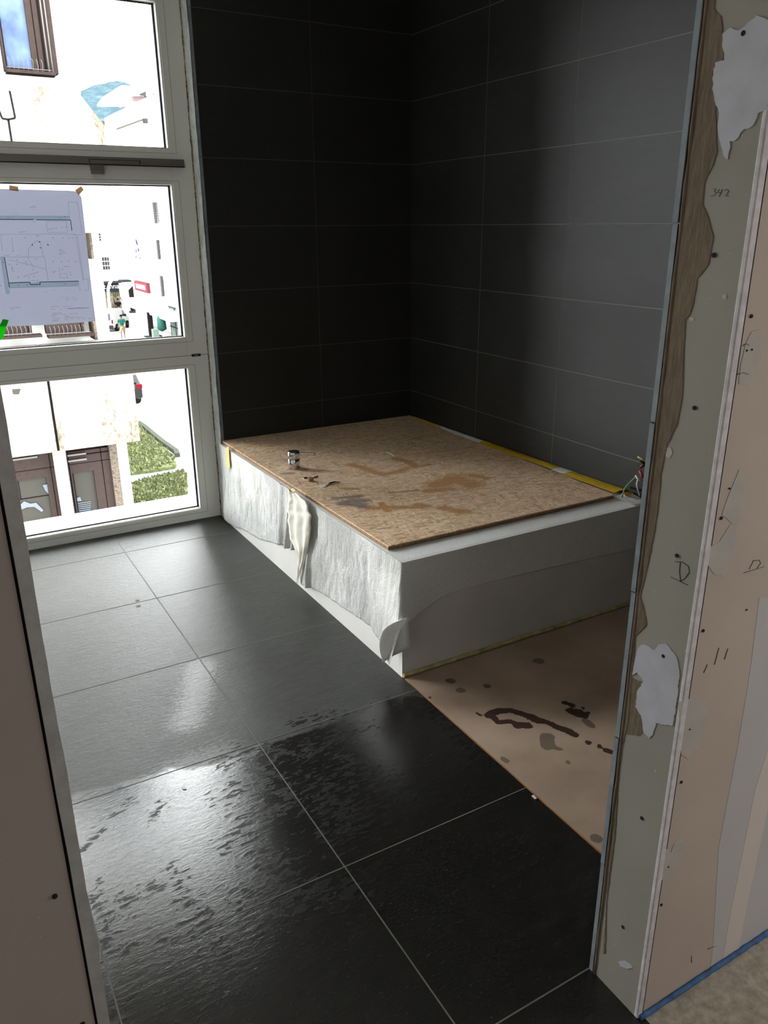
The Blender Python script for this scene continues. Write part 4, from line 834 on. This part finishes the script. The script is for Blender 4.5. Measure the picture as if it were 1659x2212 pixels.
# ---- lawns and kerbs
def lawn(px, lab):
    pts = [onZ(x, y, ZG+.12) for x, y in px]; b = MB(); b.prism(pts, (0, 0, -.12)); 
    x0, x1 = min(p.x for p in pts), max(p.x for p in pts); y0, y1 = min(p.y for p in pts), max(p.y for p in pts); rn = random.Random(5)
    def inside(x, y):
        c_ = False; n = len(pts)
        for i in range(n):
            a, d_ = pts[i], pts[(i+1) % n]
            if (a.y > y) != (d_.y > y) and x < (d_.x-a.x)*(y-a.y)/(d_.y-a.y)+a.x: c_ = not c_
        return c_
    for i in range(2600):
        x, y = rn.uniform(x0, x1), rn.uniform(y0, y1)
        if inside(x, y):
            h = rn.uniform(.04, .14); a = rn.uniform(0, 6.3); w_ = .035
            b.face([(x-w_*math.cos(a), y-w_*math.sin(a), ZG+.119), (x+w_*math.cos(a), y+w_*math.sin(a), ZG+.119), (x+h*.5*math.sin(a), y, ZG+.12+h)])
    o = b.build('lawn', M['grass'], fix=False); o['kind'] = 'stuff'; return tag(o, lab, 'grass')
lawn([(230, 1018), (230, 930), (303, 919), (318, 935), (350, 962), (376, 984), (381, 1000), (378, 1006), (330, 1014), (283, 1020)], 'upper lawn patch below the pale path, wedge shaped')
lawn([(230, 1112), (230, 1050), (285, 1042), (330, 1028), (395, 1016), (404, 1022), (406, 1086), (350, 1096), (292, 1106)], 'lower lawn patch nearest the office block')
b = MB(); kp = [(299, 917), (312, 926), (350, 958), (381, 980), (384, 988)]
for a, c in zip(kp, kp[1:]): p, q = onZ(*a, ZG), onZ(*c, ZG); n_ = Vector((q.y-p.y, p.x-q.x, 0)).normalized()*.09; b.prism([p-n_, q-n_, q+n_, p+n_], (0, 0, .16))
tag(b.build('lawn_kerb', M['kerb']), 'thin grey kerb edging the upper lawn patch', 'kerb')
# ---- cars
def car_shape(prof, W, bm):
    bm.prism([(x, -W/2, z) for x, z in prof], (0, W, 0))
def place(o, p, ang): o.location = p; o.rotation_euler = (0, 0, ang)
def pbuild(b, nm, mt, par, **kw):
    o = b.build(nm, mt, **kw); o.parent = par; return o
van = empty('white_van', (0, 0, 0), 'small white delivery van parked in front of the shop', 'van')
b = MB(); car_shape([(0, .35), (0, 1.75), (.25, 1.86), (2.5, 1.86), (2.95, 1.72), (3.5, 1.18), (4.25, 1.0), (4.4, .7), (4.4, .35)], 1.75, b); pbuild(b, 'body', M['van_white'], van, bevel=.06)
b = MB(); b.prism([(2.55, -.885, 1.68), (2.55, -.885, 1.15), (3.4, -.885, 1.15), (2.95, -.885, 1.62)], (0, .012, 0)); pbuild(b, 'side_window', M['car_glass'], van); b = MB(); b.prism([(2.55, .885, 1.68), (2.55, .885, 1.15), (3.4, .885, 1.15), (2.95, .885, 1.62)], (0, -.012, 0)); pbuild(b, 'side_window', M['car_glass'], van)
b = MB(); b.box(-.012, 0, -.7, .7, 1.05, 1.62); pbuild(b, 'rear_window', M['car_glass'], van)
b = MB(); b.box(-.03, .02, -.87, .87, .3, .62); pbuild(b, 'bumper', M['car_dark'], van)
for sy_ in (-.82, .82): b = MB(); b.box(-.02, .03, sy_-.06, sy_+.06, .75, 1.1); pbuild(b, 'tail_light', M['tail_red'], van)
for x_ in (.85, 3.55):
    for y_ in (-.86, .86):
        b = MB(); b.tube([(x_, y_-.1, .33), (x_, y_+.1, .33)], .33, 20); o = pbuild(b, 'wheel', M['tyre'], van)
        b = MB(); b.tube([(x_, y_-.11, .33), (x_, y_+.11, .33)], .17, 16); o2 = b.build('hub_cap', M['brown_hi']); o2.parent = o
for y_ in (-.98, .98): b = MB(); b.box(3.0, 3.12, y_-.08, y_+.08, 1.1, 1.3); pbuild(b, 'mirror', M['car_dark'], van)
pv0, pv1 = onZ(246, 716, ZG), onZ(281, 704, ZG); ang = math.atan2(pv1.y-pv0.y, pv1.x-pv0.x)
place(van, Vector((12.55, 65.6, ZG)), math.radians(58)); van.scale = (.88, .88, .88)
hb = empty('dark_car', (0, 0, 0), 'dark grey hatchback partly hidden behind the concrete panel', 'car')
b = MB(); car_shape([(0, .35), (-.02, .9), (.15, 1.05), (.5, 1.4), (1.0, 1.47), (2.3, 1.45), (3.0, 1.0), (4.0, .85), (4.15, .6), (4.15, .3)], 1.75, b); pbuild(b, 'body', M['car_dark'], hb, bevel=.07)
b = MB(); b.prism([(.13, -.68, 1.07), (.13, .68, 1.07), (.47, .6, 1.39), (.47, -.6, 1.39)], (-.03, 0, .02)); pbuild(b, 'rear_window', M['far_grey'], hb)
for s_ in (-.72, .72): b = MB(); b.box(-.05, .1, s_-.14, s_+.14, .82, 1.0); pbuild(b, 'tail_light', M['tail_red'], hb)
b = MB(); b.box(-.05, .0, -.25, .25, .62, .74); pbuild(b, 'number_plate', M['brown_hi'], hb)
for x_ in (.75, 3.3):
    for y_ in (-.85, .85): b = MB(); b.tube([(x_, y_-.1, .32), (x_, y_+.1, .32)], .32, 18); pbuild(b, 'wheel', M['tyre'], hb)
place(hb, Vector((7.55, 36.6, ZG)), math.radians(100))
# ---- people
def skin_mesh(nm, nodes, edges, mt, par, sub=1):
    me = bpy.data.meshes.new(nm); me.from_pydata([n[0] for n in nodes], edges, []); o = bpy.data.objects.new(nm, me); COL.objects.link(o)
    mo_ = o.modifiers.new('skin', 'SKIN'); mo_.use_smooth_shade = True
    for i, n in enumerate(nodes): me.skin_vertices[0].data[i].radius = (n[1], n[2] if len(n) > 2 else n[1]); 
    me.skin_vertices[0].data[0].use_root = True
    s_ = o.modifiers.new('sub', 'SUBSURF'); s_.levels = sub; s_.render_levels = sub; me.materials.append(mt); o.parent = par; return o
def person(nm, p, ang, lab, shirt, trousers, stride=.22, arm=.15, shorts=False, cat='person', skin=None, head=True):
    r = empty(nm, (0, 0, 0), lab, cat); skin = skin or M['skin']
    hz = .92
    nodes = [((0, 0, hz), .13, .10), ((0, 0, 1.15), .12, .09), ((0, 0, 1.38), .16, .10), ((0, 0, 1.47), .06), ((0, 0, 1.55), .055)]
    e = [(0, 1), (1, 2), (2, 3), (3, 4)]
    if head: nodes += [((0, .01, 1.62), .085), ((0, .0, 1.72), .075)]; e += [(4, 5), (5, 6)]
    for s_ in (-1, 1):
        k0 = len(nodes); st = stride*s_
        nodes += [((s_*.09, 0, .86), .09), ((s_*.10, st*.5, .48), .06), ((s_*.10, st-.02*s_, .09), .038), ((s_*.11, st+.12, .03), .03)]; e += [(0, k0), (k0, k0+1), (k0+1, k0+2), (k0+2, k0+3)]
        k0 = len(nodes); nodes += [((s_*.19, 0, 1.40), .055), ((s_*.25, -st*.3, 1.14), .042), ((s_*.24, arm-st*.5, .92), .032), ((s_*.24, arm+.04-st*.5, .84), .026)]; e += [(2, k0), (k0, k0+1), (k0+1, k0+2), (k0+2, k0+3)]
    skin_mesh('body', nodes, e, skin, r, 2)
    nd = [((0, 0, .93), .155, .125), ((0, 0, 1.15), .145, .11), ((0, 0, 1.39), .185, .12), ((0, 0, 1.45), .1)]; e = [(0, 1), (1, 2), (2, 3)]
    for s_ in (-1, 1):
        k0 = len(nd); st = stride*s_; nd += [((s_*.20, 0, 1.40), .072), ((s_*.25, -st*.3, 1.18), .06)]; e += [(2, k0), (k0, k0+1)]
    if shirt: skin_mesh('shirt', nd, e, shirt, r, 1)
    nd = [((0, 0, .98), .14, .11), ((0, 0, .88), .15, .12)]; e = [(0, 1)]
    for s_ in (-1, 1):
        k0 = len(nd); st = stride*s_; nd += [((s_*.10, st*.15, .78), .10), ((s_*.105, st*.45, .52), .082)]; e += [(1, k0), (k0, k0+1)]
        if not shorts: nd += [((s_*.105, st*.95, .12), .055)]; e += [(k0+1, k0+2)]
    if trousers: skin_mesh('shorts' if shorts else 'trousers', nd, e, trousers, r, 1)
    if head and shirt:
        b = MB(); b.lathe([(.02, -.02), (.085, .0), (.098, .05), (.09, .1), (.05, .135), (.01, .145)], (0, -.012, 1.64), 16); o = b.build('hair', M['hair']); o.parent = r
        b = MB(); b.lathe([(.004, -.03), (.012, -.01), (.008, .01)], (0, .092, 1.655), 8); b.lathe([(.004, 0), (.009, .004), (.004, .008)], (.03, .082, 1.68), 8); b.lathe([(.004, 0), (.009, .004), (.004, .008)], (-.03, .082, 1.68), 8); o = b.build('face', M['hair']); o.parent = r
    r.location = p; r.rotation_euler = (0, 0, ang); return r
gp = onZ(267, 733, ZG); person('person', gp, math.radians(165), 'person in green shirt and beige shorts walking across the street', M['green_shirt'], M['beige_short'], .26, shorts=True)
# ---- far white street building with the shop
YS = 80
fb = root_at('street_building', (17, YS, ZG), 'far white street building with grey shopfront and small paned windows', 'building')
b = MB(); p0 = onY(150, 600, YS); p1 = onY(292, 600, YS); b.box(p0.x, p1.x, YS, YS+8, ZG, onY(200, 380, YS).z); b.build('wall', M['ext_white'], fb)
def panes(Y, x0, y0, x1, y1, nx, nz, bld, mt='far_grey', gap=.18, nm='window'):
    b = MB(); p, q = onY(x0, y0, Y), onY(x1, y1, Y); w_ = (q.x-p.x)/nx; h_ = (p.z-q.z)/nz
    for i in range(nx):
        for j in range(nz): b.box(p.x+w_*(i+gap/2), p.x+w_*(i+1-gap/2), Y-.03, Y, q.z+h_*(j+gap/2), q.z+h_*(j+1-gap/2))
    return b.build(nm, M[mt], bld)
panes(YS, 219, 555, 239, 583, 3, 3, fb); panes(YS, 257, 556, 263, 582, 1, 3, fb); panes(YS, 266, 556, 272, 582, 1, 3, fb); panes(YS, 211, 492, 219, 521, 1, 5, fb); panes(YS, 262, 490, 266, 518, 1, 4, fb); panes(YS, 249, 425, 257, 456, 2, 3, fb, 'far_grey', .3)
b = MB(); rect(b, 237, 413, 263, 419, YS-.5, .6); rect(b, 192, 458, 238, 461, YS-.6, .6); rect(b, 239, 400, 241, 460, YS-.4, .05); b.build('balcony_edge', M['far_grey'], fb)
sf = MB(); rect(sf, 222, 608, 262, 668, YS-.1, .15); sf = sf.build('shopfront', M['shop_grey'], fb)
b = MB(); rect(b, 222, 608, 262, 611, YS-.35, .3); b.build('awning_box', M['far_grey'], sf)
b = MB()
for i in range(9): rect(b, 225+i*3.9, 631, 226.6+i*3.9, 662, YS-.14, .04)
b.build('display_bars', M['yellow_pale'], sf)
b = MB(); rect(b, 241, 631, 257, 664, YS-.13, .03); b.build('shop_door', M['far_glass'], sf)
def text(s, loc, size, mt, par, rot=(math.pi/2, 0, 0), nm='lettering', ext=.02):
    cu = bpy.data.curves.new(nm, 'FONT'); cu.body = s; cu.size = size; cu.extrude = ext; cu.materials.append(mt)
    o = bpy.data.objects.new(nm, cu); COL.objects.link(o); bpy.context.view_layer.update()
    dg = bpy.context.evaluated_depsgraph_get(); me = bpy.data.meshes.new_from_object(o.evaluated_get(dg)); bpy.data.objects.remove(o)
    o = bpy.data.objects.new(nm, me); COL.objects.link(o); o.location = Vector(loc)-(par.matrix_world.translation if False else Vector((0, 0, 0))); o.rotation_euler = rot
    o.parent = par; o.matrix_parent_inverse = Matrix.Identity(4); return o
lt = onY(224, 624, YS-.2); pr0 = Vector((17, YS, ZG))
t1 = text('t', (lt.x, lt.y, lt.z), .62, M['van_white'], sf); t2 = text('r', (lt.x+.3, lt.y, lt.z+.02), .62, M['sign_red'], sf); t3 = text('nnasi', (lt.x+.55, lt.y, lt.z), .62, M['van_white'], sf)
bpy.context.view_layer.update()
for t_ in (t1, t2, t3): t_.matrix_parent_inverse = sf.matrix_world.inverted()
b = MB(); pa = onY(237, 612, YS-3); pb_ = onY(234, 655, YS-3)
b.tube([(onY(242, 603, YS-3).x, YS-3, onY(242, 603, YS-3).z), pa, (onY(233.5, 625, YS-3).x, YS-3, onY(233, 625, YS-3).z), (onY(235, 660, YS-3).x, YS-3, ZG)], [.13, .13, .13, .16], 8); tag(b.build('street_lamp', M['ext_white']), 'white curved street lamp post in front of the grey shopfront', 'lamp')
for px, lab in ((244.5, 'beige mannequin in shop display, left of the two'), (258.5, 'beige mannequin in shop display, right of the two')):
    pp = onY(px, 664, YS-.5); person('mannequin', Vector((pp.x, YS-.5, onY(px, 642, YS-.5).z-1.4)), math.pi, lab, None, None, .05, cat='mannequin', skin=M['mannequin'], head=(px < 250))
pp = onY(257, 668, YS-1.5); person('person', Vector((pp.x, YS-1.5, onY(256.5, 648, YS-1.5).z-1.62)), math.radians(170), 'person in black jacket and light jeans standing before the shop', M['black_cloth'], M['jeans'], .08)
b = MB(); rect(b, 263, 606, 284, 609, YS-2, 1.5); b.build('lintel', M['far_grey'], fb)
b = MB(); q_ = [(278, 627), (285, 620), (287, 618), (290, 643), (280, 644)]; b.prism([onY(x, y, YS-.1) for x, y in q_], (0, .1, 0)); b.build('arched_opening', M['far_glass'], fb)
b = MB()
for i in range(4): rect(b, 282+i*9.5, 660, 290.5+i*9.5, 671, YS-.2, .2)
b.build('ground_window', M['far_glass'], fb)
b = MB(); rect(b, 282, 673, 325, 677, YS-.6, .6); b.build('plinth_band', M['far_grey'], fb)
# ---- right-hand building running along the street
XB = 15.3
rbd = root_at('corner_building', (XB, 60, ZG), 'white building along the right of the street with red sign and shutters', 'building')
MB().box(XB, XB+10, 46, 74, -2.0, 6.5).box(XB+1.8, XB+10, 46, 74, ZG, -2).build('wall', M['ext_white'], rbd)
def xrect(b, x0, y0, x1, y1, X=XB, d=-.06):
    p, q = onX(x0, y0, X), onX(x1, y1, X); b.box(min(X, X+d), max(X, X+d), min(p.y, q.y), max(p.y, q.y), min(p.z, q.z), max(p.z, q.z)); return b
xrect(MB(), 331, 437, 340, 483).build('shutter', M['brown_hi'], rbd); b = MB()
for i in range(12): xrect(b, 331+i*.5, 438+i*3.7, 339.5+i*.5, 439.6+i*3.7, XB, -.09)
b.build('shutter_slat', M['far_grey'], bpy.data.objects['shutter'])
for i, (a, c) in enumerate((((339, 518), (348, 560)), ((347, 596), (356, 640)))):
    o = xrect(MB(), a[0], a[1], c[0], c[1]).build('window', M['far_grey'], rbd); xrect(MB(), a[0]+2, a[1], a[0]+4, c[1], XB, -.1).build('mullion', M['brown_hi'], o)
sg = root_at('wall_sign', onX(290, 606, XB), 'red framed sign box with blank white panel above the canopy', 'sign')
P_ = [onX(x, y, XB-.25) for x, y in ((289, 606), (316, 612), (319, 634), (292, 626))]
MB().prism(P_, (.24, 0, 0)).build('sign_box', M['sign_red'], sg)
C_ = sum(P_, Vector())/4; MB().prism([C_+Vector(((p-C_).x, (p-C_).y*.72, (p-C_).z*.45)) for p in P_], (-.02, 0, 0)).build('sign_panel', M['van_white'], sg)
# ghost figures painted high on the white wall
for pts in ([(292, 515), (295, 520), (298, 530), (294, 527)], [(293, 537), (295, 542), (293, 548)], [(297, 533), (300, 541), (298, 545)], [(301, 555), (303, 558), (301, 560)], [(292, 553), (296, 556), (293, 557)]):
    if 'wall_mark' not in M: M['wall_mark'] = simple('blue_mark', (.008, .011, .035, 1), .8, spec=0)
    b = MB(); b.prism([onX(x, y, XB-.03) for x, y in pts], (.02, 0, 0)); tag(b.build('wall_mark', M['wall_mark'], rbd), 'dark blue mark')
cn_ = root_at('canopy', onX(300, 660, XB-1), 'pale sloping street canopy carried by a dark pillar', 'canopy')
MB().prism([onX(x, y, XB-.3) for x, y in ((262, 652), (272, 643), (364, 681), (366, 696), (300, 671), (274, 661))], (1.8, 0, 0)).build('roof_slab', M['ext_white'], cn_)
MB().prism([onX(x, y, XB-.33) for x, y in ((285, 655), (366, 686), (366, 697), (287, 662))], (.02, 0, 0)).build('fascia', simple('fascia_beige', (.065, .058, .052, 1), .8), cn_)
pf = onZ(328, 728, ZG); MB().box(pf.x-.16, pf.x+.16, pf.y-.16, pf.y+.16, ZG, -4.5).build('pillar', M['pillar'], cn_)
MB().box(pf.x-.5, pf.x+.7, pf.y-.35, pf.y+.35, ZG, ZG+.1).build('pillar_base', M['far_grey'], cn_)
# glazed stall under the canopy
p = onZ(345, 735, ZG); X0 = p.x; Y0 = p.y
sl = root_at('glazed_screen', (X0+.9, Y0, ZG), 'grey lattice glass screen beneath the canopy beside green shade', 'screen')
b = MB()
for i in range(5): b.box(X0+.9+.02*i, X0+.96+.02*i, Y0-5+1.3*i, Y0-4.9+1.3*i, ZG, ZG+2.3)
for z_ in (.05, .9, 1.6, 2.3): b.box(X0+.92, X0+.98, Y0-5, Y0+.3, ZG+z_, ZG+z_+.07)
b.build('screen_frame', M['far_grey'], sl); MB().box(X0+1.0, X0+1.03, Y0-5, Y0+.2, ZG, ZG+2.3).build('screen_panel', M['mint'], sl)
b = MB(); b.lathe([(.05, 0), (.34, .15), (.3, .9), (.1, 1.3), (.02, 1.4)], (X0+.1, Y0-.6, ZG+.7), 12); tag(b.build('folded_parasol', M['teal']), 'teal folded parasol beside the lattice glass screen', 'parasol')
MB().box(X0-.75, X0-.35, Y0-1.4, Y0-.9, ZG, ZG+.95).build('utility_box', M['mint']); tag(bpy.data.objects['utility_box'], 'pale mint box on the pavement right of the dark pillar', 'box')
b = MB(); b.lathe([(.25, 0), (.32, .5), (.3, .55)], (X0+.15, Y0-2.4, ZG), 12); tag(b.build('yellow_planter', M['yellow_pale']), 'pale yellow planter at the foot of the lattice screen', 'planter')
# ---- roofs beyond and the hill
YG2 = 72
gb = rbd
b = MB(); b.prism([onY(x, y, YG2) for x, y in ((247, 244), (261, 238), (283, 226), (316, 211), (345, 200), (352, 330), (256, 330), (250, 279), (234, 277), (222, 280), (222, 275), (240, 264), (249, 260), (249, 248))], (0, 4, 0)); b.build('gable_wall', M['ext_white'], gb)
b = MB(); b.prism([onY(x, y, YG2-.2) for x, y in ((253, 271), (306, 250), (317, 246), (320, 266), (312, 266), (308, 260), (254, 282))], (0, .3, 0)); b.build('eaves_soffit', simple('tan_soffit', (.06, .05, .042, 1), .9), gb)
b = MB(); b.prism([onY(x, y, YG2-.25) for x, y in ((253, 277.5), (311, 256.5), (311, 258), (253, 279))], (0, .3, 0)); rect(b, 311, 256, 320, 265, YG2-.4, .5); b.build('eaves_beam', M['far_grey'], gb)
YR = 95
rr = root_at('red_roof_house', (onY(230, 290, YR).x, YR, ZG), 'distant house with pale red tiled roof beside the office block', 'house')
b = MB(); b.prism([onY(x, y, YR) for x, y in ((205, 261), (246, 262), (252, 268), (249, 335), (205, 335))], (0, 8, .5)); b.build('roof', M['roof_red'], rr)
b = MB(); b.prism([onY(x, y, YR-.6) for x, y in ((222, 275), (232, 266), (246, 263), (252, 272), (236, 280))], (0, .4, 0)); b.build('dormer', M['ext_white'], rr)
b = MB(); b.prism([onY(x, y, YR-.8) for x, y in ((226, 313), (240, 306), (250, 303), (250, 313), (238, 314), (230, 317))], (0, .4, 0)); b.build('dark_awning', M['far_grey'], rr)
r2 = root_at('pyramid_roof_house', (onY(280, 210, 120).x, 120, ZG), 'far house with broad white hipped roof and red wall', 'house')
b = MB(); b.prism([onY(x, y, 120) for x, y in ((250, 200), (262, 184), (330, 190), (330, 206), (250, 206))], (0, 12, 0)); b.prism([onY(x, y, 120.2) for x, y in ((258, 206), (258.8, 232), (262, 232), (261, 206))], (0, .3, 0)); b.build('roof', M['ext_white'], r2)
b = MB(); rect(b, 287, 208, 330, 222, 121, 1); b.build('red_wall', simple('salmon_wall', (.065, .04, .04, 1), .9), r2)
b = MB(); b.prism([onY(x, y, 119.5) for x, y in ((301, 203), (315, 197), (316, 213), (313, 207), (305, 206))], (0, .3, 0)); b.build('dormer_window', M['far_grey'], r2)
# wooded hill
b = MB(); nx_, ny_ = 60, 30; vs_ = []
hc = ray(262, 330); hx = hc.x/hc.y*700; pk = onY(268, 160, 700); ln = onY(172, 210, 700)
for j in range(ny_+1):
    row = []
    for i in range(nx_+1):
        x = pk.x-260+520*i/nx_; y = 520+360*j/ny_; t = (x-pk.x)
        h_ = (pk.z*1.0-ZG)*max(0, 1-abs(t)/(330 if t < 0 else 300))*math.sin(min(1, j/ny_*1.6)*math.pi/2)
        h_ += 3.0*noise.noise(Vector((x*.06, y*.06, 0)))+4*noise.noise(Vector((x*.02, y*.02, 3)))
        row.append(b.bm.verts.new((x, y, ZG+max(0, h_))))
    vs_.append(row)
for a, c in zip(vs_, vs_[1:]):
    for i in range(nx_): b.bm.faces.new([a[i], a[i+1], c[i+1], c[i]])
hl = b.build('hill', M['forest'], fix=False); hl['kind'] = 'structure'
for nm in ('floor_base', 'floor_hall'): pass

# ---- repeats carry a shared group
GROUPS = {'yellow_tape': 'yellow tape pieces on and beside the platform', 'adhesive_tape': 'tapes holding the floor plan', 'electrical_cable': 'cables sticking out beside the platform',
          'membrane_offcut': 'loose white membrane pieces along the wall joint', 'mannequin': 'shop window mannequins', 'person': 'people in the street', 'lawn': 'lawn patches below the office block', 'white_chip': 'tiny white chips on the floor'}
for o in bpy.data.objects:
    if o.parent is None and o.name.split('.')[0] in GROUPS: o['group'] = GROUPS[o.name.split('.')[0]]
